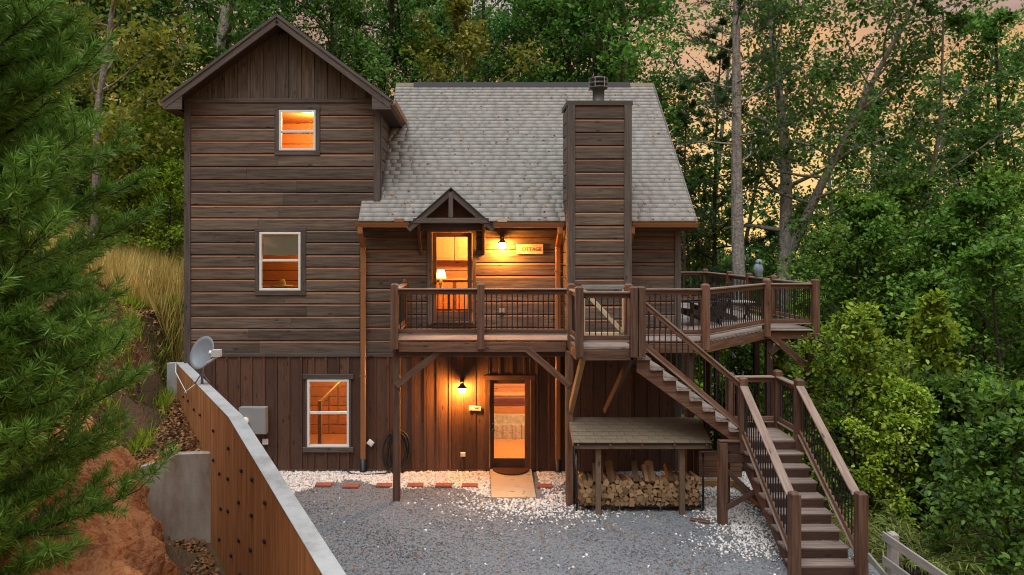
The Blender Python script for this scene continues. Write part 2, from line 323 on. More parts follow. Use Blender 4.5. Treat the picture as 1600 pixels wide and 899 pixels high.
# ------------------------------------------------------------------ cabin
cabin = empty('cabin', (-1, 3, 0), 'two-storey brown timber cabin with grey shingle roof and lit windows', 'house')
XL, XM, XR = PX(289), PX(594), PX(1063)          # left edge, right edge of the tall gabled block, right edge
ZW, ZG, ZE = 2.72, 8.52, 5.70                     # top of vertical boards, foot of gable, main eave
DEPTH = 6.8
OPEN = {  # name: x0,x1,z0,z1 of the rough openings in the front wall
    'up': (PX(437), PX(494), PZ(236), PZ(173)), 'mid': (PX(406.5), PX(470.5), PZ(454), PZ(363)), 'low': (PX(481), PX(546), PZ(698), PZ(592.5)),
    'dup': (PX(675), PX(738), PZ(504), PZ(363)), 'dlow': (PX(765), PX(829), PZ(734), PZ(593.5))}
def cells(x0, x1, z0, z1, ops):
    """rectangles of a wall left round its openings"""
    xs = sorted({x0, x1, *[v for o in ops for v in o[:2] if x0 < v < x1]}); res = []
    for a, b in zip(xs[:-1], xs[1:]):
        zs = [(z0, z1)]
        for o in ops:
            if o[0] < (a + b) / 2 < o[1]:
                zs = [q for p, r in zs for q in ((p, min(r, o[2])), (max(p, o[3]), r)) if q[1] - q[0] > .01]
        res += [(a, b, p, r) for p, r in zs]
    return res
def wallmesh(name, rects, y0, y1, m, parent):
    V = []; Fs = []
    for a, b, p, r in rects:
        k = len(V); V += boxv((a, y0, p), (b, y1, r)); Fs += [tuple(i + k for i in f) for f in BOXF]
    return mk(name, V, Fs, m, parent)
ops = list(OPEN.values())
fw = wallmesh('front_wall', cells(XL + .02, XM - .02, 0, ZG, ops) + cells(XM - .02, XR - .02, 0, ZE + .1, ops), .0, .12, DARKIN, cabin)
box('side_wall', (XL, .12, 0), (XL + .12, DEPTH, ZG), VERT, cabin)
box('side_wall', (XR - .12, .12, 0), (XR, DEPTH, ZE), VERT, cabin)
box('back_wall', (XL + .12, DEPTH - .12, 0), (XR - .12, DEPTH, ZE), VERT, cabin)
# horizontal siding, board by board
trimrect = {'up': (PX(430), PX(500.5), PZ(243), PZ(165)), 'mid': (PX(399.5), PX(478.5), PZ(461.5), PZ(355)), 'low': (PX(474), PX(553), PZ(706), PZ(584)),
            'dup': (PX(667), PX(744), PZ(506), PZ(355)), 'dlow': (PX(756.5), PX(836), 0, PZ(586))}
def siding(x0, x1, z0, z1, rects, Y, parent, pitch=.288, axis='x', flip=1, joints=True):
    n = max(1, round((z1 - z0) / pitch)); p = (z1 - z0) / n
    for i in range(n):
        a, b = z0 + i * p, z0 + (i + 1) * p; zm = (a + b) / 2
        # a row that a trim edge cuts through keeps its full length beside the trim only
        segs = [(x0, x1)]
        for r in rects:
            if r[2] < b - .002 and r[3] > a + .002 and r[0] < x1 and r[1] > x0:
                if r[2] > a + .01: box('siding_board', (r[0] + .001, Y - .032, a + .01), (r[1] - .001, Y - .001, r[2]), SIDE, parent)
                if r[3] < b - .01: box('siding_board', (r[0] + .001, Y - .032, r[3]), (r[1] - .001, Y - .001, b - .01), SIDE, parent)
                segs = [q for s, e in segs for q in ((s, min(e, r[0])), (max(s, r[1]), e)) if q[1] - q[0] > .03]
        out_ = []
        for s, e in segs:
            if joints and e - s > 3.2:
                c = s + (e - s) * random.uniform(.3, .7); out_ += [(s, c - .002), (c + .002, e)]
            else: out_.append((s, e))
        for s, e in out_:
            l = (e - s) / 2; h = p; t = .032 + random.uniform(-.004, .004); dz = random.uniform(-.006, .006); dz2 = random.uniform(-.006, .006)
            # cross-section: recessed rabbet strip under a proud face with eased edges
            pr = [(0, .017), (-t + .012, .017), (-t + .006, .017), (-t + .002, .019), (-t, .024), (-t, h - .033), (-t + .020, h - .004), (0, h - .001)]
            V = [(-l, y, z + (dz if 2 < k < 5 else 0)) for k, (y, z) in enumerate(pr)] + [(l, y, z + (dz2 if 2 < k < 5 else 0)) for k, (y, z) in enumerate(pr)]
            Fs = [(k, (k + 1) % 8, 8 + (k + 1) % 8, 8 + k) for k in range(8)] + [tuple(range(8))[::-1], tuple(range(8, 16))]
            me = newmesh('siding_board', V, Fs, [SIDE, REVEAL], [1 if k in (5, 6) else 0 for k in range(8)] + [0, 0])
            if axis == 'x': M = Matrix.Translation(((s + e) / 2, Y, a))
            else: M = Matrix.Translation((Y, (s + e) / 2, a)) @ Matrix.Rotation(R(90) * flip, 4, 'Z')
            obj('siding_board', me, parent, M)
tr = ops
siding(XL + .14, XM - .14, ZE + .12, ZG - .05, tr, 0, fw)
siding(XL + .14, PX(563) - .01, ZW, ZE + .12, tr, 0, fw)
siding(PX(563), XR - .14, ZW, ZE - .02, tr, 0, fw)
# vertical boards with narrow gaps below and in the gable
def vboards(x0, x1, z0, ztop, rects, parent, pitch=.288, m=VERT):
    n = round((x1 - x0) / pitch); p = (x1 - x0) / n
    for i in range(n):
        a, b = x0 + i * p + .002, x0 + (i + 1) * p - .002
        A_, B_ = a, b
        for a, b, q0, q1 in cells(A_, B_, z0, 99, rects):
            ta, tb = (q1, q1) if q1 < 90 else (ztop(a), ztop(b))
            if b - a < .015 or min(ta, tb) - q0 < .02: continue
            # face board and the raised batten edge on its right, as one rebated plank (length along local X)
            t = .02 + random.uniform(-.003, .003); t2 = t + .022; w0 = b - a; wb = min(.055, w0 * .3)
            pr = [(0, 0), (w0, 0), (w0, -t2), (w0 - wb + .006, -t2), (w0 - wb, -t2 + .006), (w0 - wb, -t), (.004, -t), (0, -t + .004)]
            hs = [ta + (tb - ta) * x / w0 - q0 for x, y in pr]
            V = [(0, -x, y) for x, y in pr] + [(h, -x, y) for (x, y), h in zip(pr, hs)]
            Fs = [(k, 8 + k, 8 + (k + 1) % 8, (k + 1) % 8) for k in range(8)] + [tuple(range(8)), tuple(range(8, 16))[::-1]]
            # local X -> world Z, local -Y -> world X, local Z -> world Y
            M = Matrix(((0, -1, 0, a), (0, 0, 1, 0), (1, 0, 0, q0), (0, 0, 0, 1)))
            obj('vertical_board', newmesh('vertical_board', V, Fs, m), parent, M)
vboards(XL + .14, XR - .14, .05, lambda x: ZW - .02, [OPEN['low'], OPEN['dlow']], fw)
GX, GS = (XL + XM) / 2, .745
GZ = 10.19
gw = prism('gable_wall', [(XL + .05, ZG), (XM - .05, ZG), (GX, GZ - .03)], 'y', .0, .1, DARKIN, cabin)
vboards(XL + .03, XM - .03, ZG + .06, lambda x: max(ZG + .1, GZ - GS * abs(x - GX) - .02), [], gw, m=SIDE)
beam('band_board', (XL, -.03, ZG + .0), (XM, -.03, ZG + .0), .05, .10, TRIM, cabin)
beam('band_board', (XL + .14, -.03, ZW - .03), (PX(563), -.03, ZW - .03), .05, .09, TRIM, cabin)
beam('band_board', (PX(572), -.028, ZW - .03), (XR - .14, -.028, ZW - .03), .046, .09, TRIM, cabin)
beam('base_board', (XL + .14, -.025, .025), (PX(756), -.025, .025), .04, .06, VERT, cabin)
beam('base_board', (PX(836.5), -.025, .025), (XR - .14, -.025, .025), .04, .06, VERT, cabin)
for x, z0, z1 in ((XL + .07, 0, ZG - .05), (XM - .07, 5.98, ZG - .05), (XR - .07, 0, ZE)):
    beam('corner_board', (x, -.028, z0), (x, -.028, z1), .15, .056, TRIM, cabin, up=(0, 1, 0))
# cheek wall of the tall block above the main roof
cw = prism('cheek_wall', [(0, 5.7), (.12, 5.85), (2.95, 8.75), (2.95, ZG), (0, ZG)], 'x', XM - .1, XM - .035, DARKIN, cabin)
for i in range(10):
    z = 5.86 + i * .272; y1 = min(2.9, z - 5.5)
    if z + .26 < ZG + .02: beam('siding_board', (XM - .02, .0, z + .13), (XM - .02, max(.35, y1), z + .13), .034, .255, SIDE, cw)
beam('corner_board', (XM + .001, .045, 5.98), (XM + .001, .045, ZG), .05, .1, TRIM, cw, up=(0, 1, 0))

# windows and doors
def window(key, rail, sill=False, header=False):
    x0, x1, z0, z1 = OPEN[key]; a0, a1, c0, c1 = trimrect[key]
    w_ = empty('window', ((x0 + x1) / 2, 0, z0), parent=cabin)
    if header:
        beam('trim_board', (a0, -.05, c1 - .06), (a1, -.05, c1 - .06), .045, .115, TRIM, w_); beam('sill_board', (a0, -.05, c0 + .06), (a1, -.05, c0 + .06), .05, .115, TRIM, w_)
        a0 += .06; a1 -= .06
    else:
        beam('trim_board', (a0, -.042, (c1 + z1) / 2), (a1, -.042, (c1 + z1) / 2), .03, c1 - z1, TRIM, w_); beam('sill_board', (a0, -.042, (c0 + z0) / 2), (a1, -.042, (c0 + z0) / 2), .03, z0 - c0, TRIM, w_)
    for p, q in ((a0, x0), (x1, a1)):
        beam('trim_board', ((p + q) / 2, -.042, z0), ((p + q) / 2, -.042, z1), q - p, .03, TRIM, w_, up=(0, 1, 0))
    fr = .05; y = -.02
    for n_, a, b, h in (('frame', (x0, y, z1 - fr / 2), (x1, y, z1 - fr / 2), fr), ('frame', (x0, y, z0 + fr / 2), (x1, y, z0 + fr / 2), fr), ('meeting_rail', (x0 + fr, y + .012, rail), (x1 - fr, y + .012, rail), .055)):
        beam(n_, a, b, .09 if n_ == 'frame' else .06, h, WHITEV, w_, bev=.004)
    for x in (x0 + fr / 2, x1 - fr / 2): beam('frame', (x, y, z0 + fr), (x, y, z1 - fr), fr, .09, WHITEV, w_, up=(0, 1, 0), bev=.004)
    for p, q in ((z0 + fr, rail - .027), (rail + .027, z1 - fr)):
        box('pane', (x0 + fr, .0, p), (x1 - fr, .006, q), GLASS, w_)
    return w_
window('up', PZ(206)); wm = window('mid', PZ(407)); window('low', PZ(645), header=True)
sh = mk('roller_blind', [(PX(411), .03, PZ(367)), (PX(466), .03, PZ(367)), (PX(466), .04, PZ(398)), (PX(438), .03, PZ(400)), (PX(411), .04, PZ(398)), (PX(438), .022, PZ(367))], [(0, 5, 3, 4), (5, 1, 2, 3)], plain('pale_blind', (.85, .9, .8), .8), wm)
def door(key, gx0, gx1, gz0, gz1, low):
    x0, x1, z0, z1 = OPEN[key]; a0, a1, c0, c1 = trimrect[key]
    d = empty('door', ((x0 + x1) / 2, 0, z0), parent=cabin)
    beam('trim_board', (a0, -.045, (c1 + z1) / 2), (a1, -.045, (c1 + z1) / 2), .036, c1 - z1, TRIM if not low else VERT, d)
    for p, q in ((a0, x0), (x1, a1)): beam('trim_board', ((p + q) / 2, -.045, z0 - (.0 if low else .04)), ((p + q) / 2, -.045, z1), q - p, .036, TRIM if not low else VERT, d, up=(0, 1, 0))
    W = VERT if low else DECK; y = .03
    for p, q in ((x0 + .01, gx0), (gx1, x1 - .01)): beam('stile', ((p + q) / 2, y, z0 + .02), ((p + q) / 2, y, z1 - .01), q - p, .05, W, d, up=(0, 1, 0))
    for p, q in ((z0 + .02, gz0), (gz1, z1 - .01)): beam('rail', (gx0, y, (p + q) / 2), (gx1, y, (p + q) / 2), .045, q - p, W, d)
    box('pane', (gx0, y - .004, gz0), (gx1, y + .004, gz1), GLASS, d)
    beam('threshold', (x0, -.05, z0 + .0), (x1, -.05, z0 + .0), .16, .035, BLKPL, d)
    for dz, r_ in ((.0, .032), (.14, .026)):
        lathe('door_knob', [(0, -.03), (r_ * .6, -.03), (r_, -.01), (r_, .01), (r_ * .55, .02), (.012, .03), (.012, .06)], (x0 + .085, -.06, z0 + .92 + dz), BLACK, d, 12, Matrix.Rotation(R(-90), 4, 'X'))
    return d
door('dup', PX(682), PX(730.5), PZ(487), PZ(370.5), False)
door('dlow', PX(772), PX(820), PZ(717), PZ(600), True)

# rooms behind the openings (lined with pine, lit by their own lamps)
def room(x0, x1, y1, z0, z1, lamp, power, col=(1, .55, .2)):
    r_ = empty('room', ((x0 + x1) / 2, y1, z0), parent=cabin); y0 = .125
    n = round((z1 - z0) / .26)
    for i in range(n):
        p = z0 + (z1 - z0) * i / n; q = z0 + (z1 - z0) * (i + 1) / n
        beam('lining_board', (x0, y1, (p + q) / 2), (x1, y1, (p + q) / 2), .03, q - p - .014, INWOOD, r_)
    for a, b in (((x0 - .03, y0, z0), (x0, y1, z1)), ((x1, y0, z0), (x1 + .03, y1, z1))): box('side_lining', a, b, INWOOD, r_)
    box('room_floor', (x0 - .03, y0, z0 - .03), (x1 + .03, y1, z0), INFLOOR, r_); box('room_ceiling', (x0 - .03, y0, z1), (x1 + .03, y1, z1 + .03), INWOOD, r_)
    l = bpy.data.lights.new('room_lamp', 'POINT'); l.energy = power; l.color = col; l.shadow_soft_size = .15
    lo = bpy.data.objects.new('room_lamp', l); COL.objects.link(lo); place(lo, Matrix.Translation(lamp), r_)
    return r_
room(-5.3, -2.9, 2.2, 6.2, 8.4, (-4.0, .9, 8.1), 150)
room(-6.3, -2.6, 2.6, 3.45, 5.9, (-3.4, 1.6, 5.6), 90)
ru = room(-1.75, 1.5, 3.0, PZ(504), 5.62, (.1, 1.4, 5.45), 300, (1, .60, .22))
rl = room(-6.3, 3.0, 3.2, .02, 2.6, (-3.4, 1.9, 2.45), 110)
l2 = bpy.data.lights.new('room_lamp', 'POINT'); l2.energy = 300; l2.color = (1, .6, .25); l2.shadow_soft_size = .15
lo2 = bpy.data.objects.new('room_lamp', l2); COL.objects.link(lo2); place(lo2, Matrix.Translation((1.2, 1.4, 2.45)), rl)
# kitchen seen through the upper door
kt = empty('kitchen_cabinet', (-.3, 2.8, PZ(504)), 'honey-coloured kitchen cupboards seen through the upper glass door', 'cabinet')
zf = PZ(504)
box('base_unit', (-1.3, 2.45, zf), (.9, 2.95, zf + .86), DECK, kt); box('worktop', (-1.35, 2.4, zf + .86), (.95, 2.96, zf + .91), CAB, kt)
for i in range(3):
    x = -1.2 + i * .62
    box('wall_unit', (x, 2.6, zf + 1.38), (x + .6, 2.95, zf + 2.1), CAB, kt); box('cupboard_door', (x + .06, 2.58, zf + 1.44), (x + .54, 2.6, zf + 2.04), CAB, kt)
    box('drawer_front', (x + .04, 2.425, zf + .1), (x + .56, 2.45, zf + .8), INWOOD, kt)
tl = empty('table_lamp', (PX(689, .9), .9, zf), 'glowing lamp on a side table just inside the upper door', 'lamp')
tx = PX(689, .9)
lathe('lamp_shade', [(.13, 0), (.085, .2)], (tx, .9, zf + .98), SHADE, tl, 16); lathe('lamp_base', [(.07, 0), (.08, .02), (.03, .06), (.06, .15), (.02, .25), (.015, .3)], (tx, .9, zf + .7), CAB, tl, 12)
st = empty('side_table', (tx, .9, zf), 'dark side table carrying the lamp inside the upper door', 'table')
box('table_top', (tx - .25, .7, zf + .65), (tx + .22, 1.15, zf + .7), CAB, st)
for sx in (-.22, .19):
    for yy in (.74, 1.11): beam('leg', (tx + sx, yy, zf), (tx + sx, yy, zf + .65), .045, .045, DARKT, st, up=(0, 1, 0))
# straw hat on the middle window's inner sill
hx, hz = PX(441, .3), PZ(446, .3)
ht = lathe('straw_hat', [(0, .17), (.05, .16), (.075, .11), (.085, .03), (.11, .012), (.25, .018), (.25, .0), (.0, .0)], (hx, .3, hz - .02), plain('straw', (.75, .48, .12), .8, var=.2), None, 20)
tag(ht, 'yellow straw hat lying inside the blind-covered middle window', 'hat')
box('inner_shelf', (PX(400, .3), .14, hz - .06), (PX(478, .3), .5, hz - .02), INWOOD, cabin)
# stair rail seen in the lower window
sr = empty('inner_stair_rail', (PX(500, 1.3), 1.3, .02), 'wooden stair banister seen through the lower left window', 'banister')
bx = PX(500, 1.3)
beam('newel', (bx, 1.3, .02), (bx, 1.3, 1.35), .09, .09, CAB, sr, up=(0, 1, 0)); beam('handrail', (bx, 1.3, 1.3), (bx + .9, 2.5, 2.2), .06, .07, CAB, sr)
for i in range(4):
    t = .2 + i * .2; beam('spindle', (bx + .9 * t, 1.3 + 1.2 * t, .3 + .9 * t), (bx + .9 * t, 1.3 + 1.2 * t, 1.28 + .9 * t), .035, .035, CAB, sr, up=(0, 1, 0))
# hearth and bench seen through the lower door
he = empty('stone_hearth', (PX(797, 2.9), 2.9, .02), 'grey stone hearth with timber shelf seen through the lower glass door', 'hearth')
hx = PX(797, 2.9); HST = noisemix('hearth_stone', [(.25, .22, .19), (.55, .5, .44)], 9, bump=1, bscale=14, dist=.03)
box('hearth_back', (hx - .7, 2.9, .02), (hx + .8, 3.1, .6), HST, he)
for z, h in ((.02, .2), (.22, .17)):
    for i in range(6): box('hearth_stone', (hx - .7 + i * .25, 2.7 - random.uniform(0, .04), z), (hx - .46 + i * .25, 2.95, z + h), HST, he)
beam('mantel_shelf', (hx - .75, 2.85, 1.2), (hx + .85, 2.85, 1.2), .14, .07, CAB, he)

# main roof
EY, EZ, RY, RZ = -.48, 5.74, 3.4, 9.70
RX0, RX1 = XM - .02, 4.9
def shingled(name, P0, ux, uy, nrm, Lx, Ly, expo, wmin, wmax, m, parent, thick=.02, xlim=None):
    """courses of separate tabs on a roof plane; P0 lower left, ux along the eave, uy up the slope"""
    V = []; Q = []; A = []
    n = int(Ly / expo) + 1; P0, ux, uy, nrm = map(np.array, (P0, ux, uy, nrm))
    for i in range(n):
        s0 = i * expo; s1 = min(s0 + expo + .03, Ly); x = -random.uniform(0, wmax)
        lo, hi = (0, Lx) if xlim is None else xlim(s0)
        tone = random.uniform(-.06, .06)
        while x < hi:
            wd = random.uniform(wmin, wmax); a, b = max(x, lo), min(x + wd - .0008, hi); x += wd
            if b - a < .02: continue
            t = thick * random.uniform(.92, 1.08); j = random.uniform(-.003, .003); k = len(V)
            for (p, q, h) in ((a, s0 + j, t), (b, s0 + j, t), (b, s1, .004), (a, s1, .004), (a, s0 + j, -.01), (b, s0 + j, -.01), (b, s1, -.01), (a, s1, -.01)):
                V.append(P0 + ux * p + uy * q + nrm * h)
            Q += [(k, k + 1, k + 2, k + 3), (k, k + 4, k + 5, k + 1), (k + 1, k + 5, k + 6, k + 2), (k + 3, k + 7, k + 4, k)]
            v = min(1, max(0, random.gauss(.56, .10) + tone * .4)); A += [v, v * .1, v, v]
    o = obj(name, npmesh(name, np.array(V), np.array(Q), m, A), parent); return tag(o, kind='stuff')
sl_ = math.hypot(RY - EY, RZ - EZ); uy = ((0, (RY - EY) / sl_, (RZ - EZ) / sl_)); nn = (0, -uy[2], uy[1])
mr = prism('main_roof', [(EY, EZ - .02), (RY, RZ - .02), (DEPTH + .5, EZ - .02 - .1), (DEPTH + .5, EZ - .2), (RY, RZ - .2), (EY + .1, EZ - .16), (EY, EZ - .1)], 'x', RX0, RX1, FELT, cabin)
prism('eave_tail', [(EY, EZ - .02), (.0, EZ + .47), (.0, EZ + .3), (EY, EZ - .1)], 'x', PX(560, EY), RX0, FELT, mr)
x0e = PX(560, EY)
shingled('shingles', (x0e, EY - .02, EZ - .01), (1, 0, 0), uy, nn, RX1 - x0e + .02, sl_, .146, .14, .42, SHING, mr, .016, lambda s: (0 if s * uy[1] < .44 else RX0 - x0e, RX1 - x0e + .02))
prism('ridge_vent', [(RY - .16, RZ - .12), (RY, RZ + .05), (RY + .16, RZ - .12), (RY, RZ - .02)], 'x', -1.75, 4.25, FELT, mr)
prism('ridge_cap', [(RY - .13, RZ - .10), (RY, RZ + .03), (RY + .13, RZ - .10), (RY, RZ - .04)], 'x', RX0, 4.91, SHED_SH, mr)
beam('fascia', (PX(562, -.42), -.43, EZ - .13), (4.88, -.43, EZ - .13), .03, .17, DARKT, mr)
box('soffit', (PX(562, -.42), -.415, EZ - .2), (4.86, -.002, EZ - .18), DARKT, mr)
beam('rake_board', (4.89, EY + .02, EZ - .1), (4.89, RY, RZ - .1), .03, .2, TRIM, mr)
# upper gable roof of the tall block
GY = -.45; OV = .30
gr = empty('gable_roof', (GX, 0, ZG), parent=cabin)
for s in (-1, 1):
    half = (XM - XL) / 2 + OV; xe, ze = GX + s * half, GZ + .2 - GS * half
    n_ = Vector((s * GS, 0, 1)).normalized(); P = [Vector((GX, 0, GZ + .2)), Vector((xe, 0, ze))]
    V = []
    for y in (GY, DEPTH + .3):
        for p, t in ((P[0], 0), (P[1], 0), (P[1], -.07), (P[0], -.07)): V.append((p.x + n_.x * t * (p is P[1]), y, p.z + n_.z * t))
    mk('roof_slope', V, [(0, 1, 2, 3), (7, 6, 5, 4), (0, 4, 5, 1), (1, 5, 6, 2), (2, 6, 7, 3), (3, 7, 4, 0)], FELT, gr)
    beam('rake_board', (GX, GY + .0, GZ + .05), (xe, GY + .0, ze - .15), .045, .19, TRIM, gr)
    beam('rake_board', (GX, GY - .03, GZ + .135), (xe, GY - .03, ze - .065), .03, .06, TRIM, gr)
    mk('soffit', [(GX, GY, GZ - .02), (xe, GY, ze - .22), (xe, .02, ze - .22), (GX, .02, GZ - .02)], [(0, 1, 2, 3)], DARKT, gr)
    xw = XL if s < 0 else XM; xs = sorted((xw, xe))
    box('eave_soffit', (xs[0], GY + .03, ze - .27), (xs[1], 3.0, ze - .25), DARKT, gr)
    prism('eave_return', [(xe, ze - .26), (xe, ze - .08), (xe - s * .42, ze - .08 + GS * .42), (xe - s * .42, ze - .26)], 'y', GY - .015, GY + .02, TRIM, gr)
    beam('fascia', (xe, GY + .03, ze - .15), (xe, 3.3 if s > 0 else DEPTH, ze - .15), .03, .2, DARKT, gr)
    prism('gutter', [(xe, ze - .17), (xe + s * .1, ze - .14), (xe + s * .11, ze - .03), (xe + s * .09, ze - .03), (xe + s * .08, ze - .12), (xe, ze - .14)], 'y', GY, 3.25 if s > 0 else DEPTH, COPPER, gr)
# gutters, downspouts
def gutter(x0, x1):
    prism('gutter', [(EY + .02, EZ - .15), (EY - .09, EZ - .14), (EY - .12, EZ - .06), (EY - .125, EZ - .035), (EY - .105, EZ - .035), (EY - .08, EZ - .125), (EY + .02, EZ - .13)], 'x', x0, x1, COPPER, mr)
gutter(PX(556, EY), PX(640, EY)); gutter(PX(770, EY), PX(881, EY)); gutter(PX(986.5, EY), PX(1089, EY))
box('gutter_diverter', (PX(617, EY), EY - .1, EZ - .02), (PX(631, EY), EY, EZ + .05), COPPER, mr); box('gutter_diverter', (PX(777, EY), EY - .1, EZ - .02), (PX(792, EY), EY, EZ + .05), PALE, mr)
def spout(x, zb, boot=True):
    z = EZ - .14
    for p, q in (((x, EY - .05, z), (x, EY - .05, z - .14)), ((x, EY - .05, z - .12), (x, -.10, z - .42)), ((x, -.095, z - .38), (x, -.095, zb + .2))):
        beam('downspout', p, q, .12, .085, COPPER, cabin, up=(0, 1, 0) if p[1] == q[1] else (0, .5, .5), bev=.015)
    for zz in (4.6, 2.2): box('strap', (x - .075, -.145, zz), (x + .075, -.05, zz + .03), COPPER, cabin)
    if boot: tube('drain_boot', [(x, -.1, zb + .3), (x, -.1, zb + .05), (x, -.14, zb + .0)], .075, BLKPL, cabin, 10)
spout(PX(567.5, -.1), .02); spout(PX(872, -.1), .02); spout(PX(981, -.1), .12)
# chimney chase
CX0, CX1, CY = PX(887, -.9), PX(986.7, -.9), -.9
ch = empty('chimney', ((CX0 + CX1) / 2, -.6, 3.3), parent=cabin); CZ = PZ(165, CY)
box('chase_core', (CX0 + .03, CY + .03, .3), (CX1 - .03, -.04, CZ), DARKIN, ch)
siding(CX0 + .15, CX1 - .15, 3.30, CZ - .01, [], CY + .03, ch, joints=False)
for x in (CX0 + .08, CX1 - .08): beam('corner_board', (x, CY, 3.28), (x, CY, CZ), .16, .06, TRIM, ch, up=(0, 1, 0))
for x, s in ((CX0 + .015, 1), (CX1 - .015, -1)):
    for i in range(17): beam('siding_board', (x, CY + .12, 3.45 + i * .288), (x, -.05, 3.45 + i * .288), .03, .27, SIDE, ch)
    beam('corner_board', (x - s * .012, CY + .075, 3.28), (x - s * .012, CY + .075, CZ), .035, .1, TRIM, ch, up=(0, 1, 0))
vboards_x = [CX0 + .02 + i * .27 for i in range(5)]
for x in vboards_x: beam('vertical_board', (x + .13, CY + .02, .3), (x + .13, CY + .02, 3.2), .262, .03, VERT, ch, up=(0, 1, 0))
prism('chase_cap', [(CX0 - .025, CZ - .0), (CX1 + .025, CZ - .0), (CX1 + .02, CZ + .1), (CX0 - .02, CZ + .1)], 'y', CY - .03, -.0, CAPMET, ch)
fx = PX(935, -.5)
lathe('flue', [(.19, 0), (.15, .03), (.13, .05), (.13, .30), (.2, .34), (.205, .37), (.15, .38), (.15, .42), (.205, .43), (.205, .47), (.15, .48), (.15, .52), (.205, .53), (.205, .57), (.12, .60), (0, .61)], (fx, -.5, CZ + .11), CAPMET, ch, 20)
for i in range(6): beam('flue_rib', (fx + .205 * math.cos(i * 1.047), -.5 + .205 * math.sin(i * 1.047), CZ + .46), (fx + .205 * math.cos(i * 1.047), -.5 + .205 * math.sin(i * 1.047), CZ + .69), .014, .014, GREYBOX, ch, up=(0, 1, 0), bev=.002)
# little gabled hood over the upper door
HY = -.78; hX = PX(704.5, HY); hz = PZ(293, HY); ex = PX(771, HY) - hX; ez = PZ(352, HY)
hd = empty('door_hood', (hX, -.4, ez), parent=cabin)
for s in (-1, 1):
    V = []
    for y in (HY - .06, 1.0):
        V += [(hX, y, hz), (hX + s * ex, y, ez), (hX + s * ex, y, ez - .035), (hX, y, hz - .035)]
    mk('hood_roof', V, [(0, 1, 2, 3), (7, 6, 5, 4), (0, 4, 5, 1), (1, 5, 6, 2), (2, 6, 7, 3), (3, 7, 4, 0)], FELT, hd)
    beam('hood_rafter', (hX, HY, hz - .11), (hX + s * (ex - .0), HY, ez - .10), .08, .12, TRIM, hd)
    x = hX + s * .72
    beam('bracket_post', (x, -.07, 5.72), (x, -.07, PZ(398)), .075, .08, DARKT, hd, up=(0, 1, 0)); beam('bracket_arm', (x, -.03, 5.70), (x, HY + .05, 5.70), .075, .09, DARKT, hd)
    beam('bracket_strut', (x, -.09, PZ(396)), (x, HY + .12, 5.66), .065, .07, DARKT, hd)
beam('tie_beam', (hX - .83, HY - .012, PZ(345, HY)), (hX + .83, HY - .012, PZ(345, HY)), .09, .115, TRIM, hd)
beam('king_post', (hX, HY - .012, PZ(340, HY)), (hX, HY - .012, hz - .12), .1, .085, TRIM, hd, up=(0, 1, 0))
prism('hood_panel', [(hX - ex + .12, ez - .02), (hX + ex - .12, ez - .02), (hX, hz - .1)], 'y', -.46, -.44, DARKT, hd)

# ------------------------------------------------------------------ things on the cabin wall
def lantern(x, z, label):
    t = empty('wall_lantern', (x, -.05, z), label, 'lamp', 'lit wall lanterns')
    c = (x, -.25, z)
    lathe('wall_plate', [(0, 0), (.05, 0), (.05, .02), (0, .025)], (x, -.05, z + .12), BLACK, t, 14, Matrix.Rotation(R(90), 4, 'X'))
    tube('arm', [(x, -.05, z + .12), (x, -.12, z + .19), (x, -.22, z + .18), c[:2] + (z + .1,)], .012, BLACK, t)
    lathe('shade', [(.02, .13), (.035, .11), (.05, .075), (.11, .02), (.112, .012)], c, CAPMET, t, 18)
    lathe('lamp_glass', [(.055, .03), (.072, .0), (.075, -.05), (.06, -.1), (0, -.105)], c, LAMP, t, 16)
lantern(PX(785, -.25), PZ(381, -.25), 'glowing wall lantern between the upper door and the COTTAGE sign')
lantern(PX(722, -.25), PZ(607, -.25), 'glowing wall lantern beside the lower glass door')
def textmesh(s, x, y, z, size, m, parent, sx=1):
    cu = bpy.data.curves.new('lettering', 'FONT'); cu.body = s; cu.size = size; cu.align_x = 'CENTER'; cu.align_y = 'CENTER'; cu.extrude = .002
    o = bpy.data.objects.new('lettering_tmp', cu); COL.objects.link(o); bpy.context.view_layer.update()
    me = bpy.data.meshes.new_from_object(o.evaluated_get(bpy.context.evaluated_depsgraph_get())); bpy.data.objects.remove(o)
    me.materials.clear(); me.materials.append(m)
    return obj('lettering', me, parent, Matrix.Translation((x, y, z)) @ Matrix.Rotation(R(90), 4, 'X') @ Matrix.Diagonal((sx, 1, 1, 1)))
sx0, sx1, sz0, sz1 = PX(807, -.05), PX(848.5, -.05), PZ(397.5, -.05), PZ(381.5, -.05)
sg = empty('cottage_sign', ((sx0 + sx1) / 2, -.05, sz0), 'pale wooden sign reading COTTAGE beside the upper lantern', 'sign')
beam('sign_board', (sx0, -.055, (sz0 + sz1) / 2), (sx1, -.055, (sz0 + sz1) / 2), .03, sz1 - sz0, PALE, sg)
INK = plain('dark_lettering', (.06, .035, .02), .8)
textmesh('COTTAGE', (sx0 + sx1) / 2, -.072, (sz0 + sz1) / 2 - .005, .118, INK, sg, .98)
hx0, hzc = PX(742, -.06), PZ(638, -.06)
hs = empty('hanging_sign', (hx0, -.06, hzc - .06), 'small white sign hanging by a cord left of the lower door', 'sign')
M_t = Matrix.Translation((hx0, -.06, hzc)) @ Matrix.Rotation(R(4), 4, 'Y')
obj('sign_plate', newmesh('sign_plate', boxv((-.135, -.008, -.055), (.135, .008, .055)), BOXF, WHITEV), hs, M_t)
for i, (a, b, c, d, m) in enumerate(((-.11, .11, .018, .03, INK), (-.12, .12, -.045, -.02, plain('sign_yellow', (.7, .5, .12))), (.0, .09, -.012, .008, INK))): obj('painted_mark', newmesh('painted_mark', boxv((a, -.011, c), (b, -.0085, d)), BOXF, m), hs, M_t)
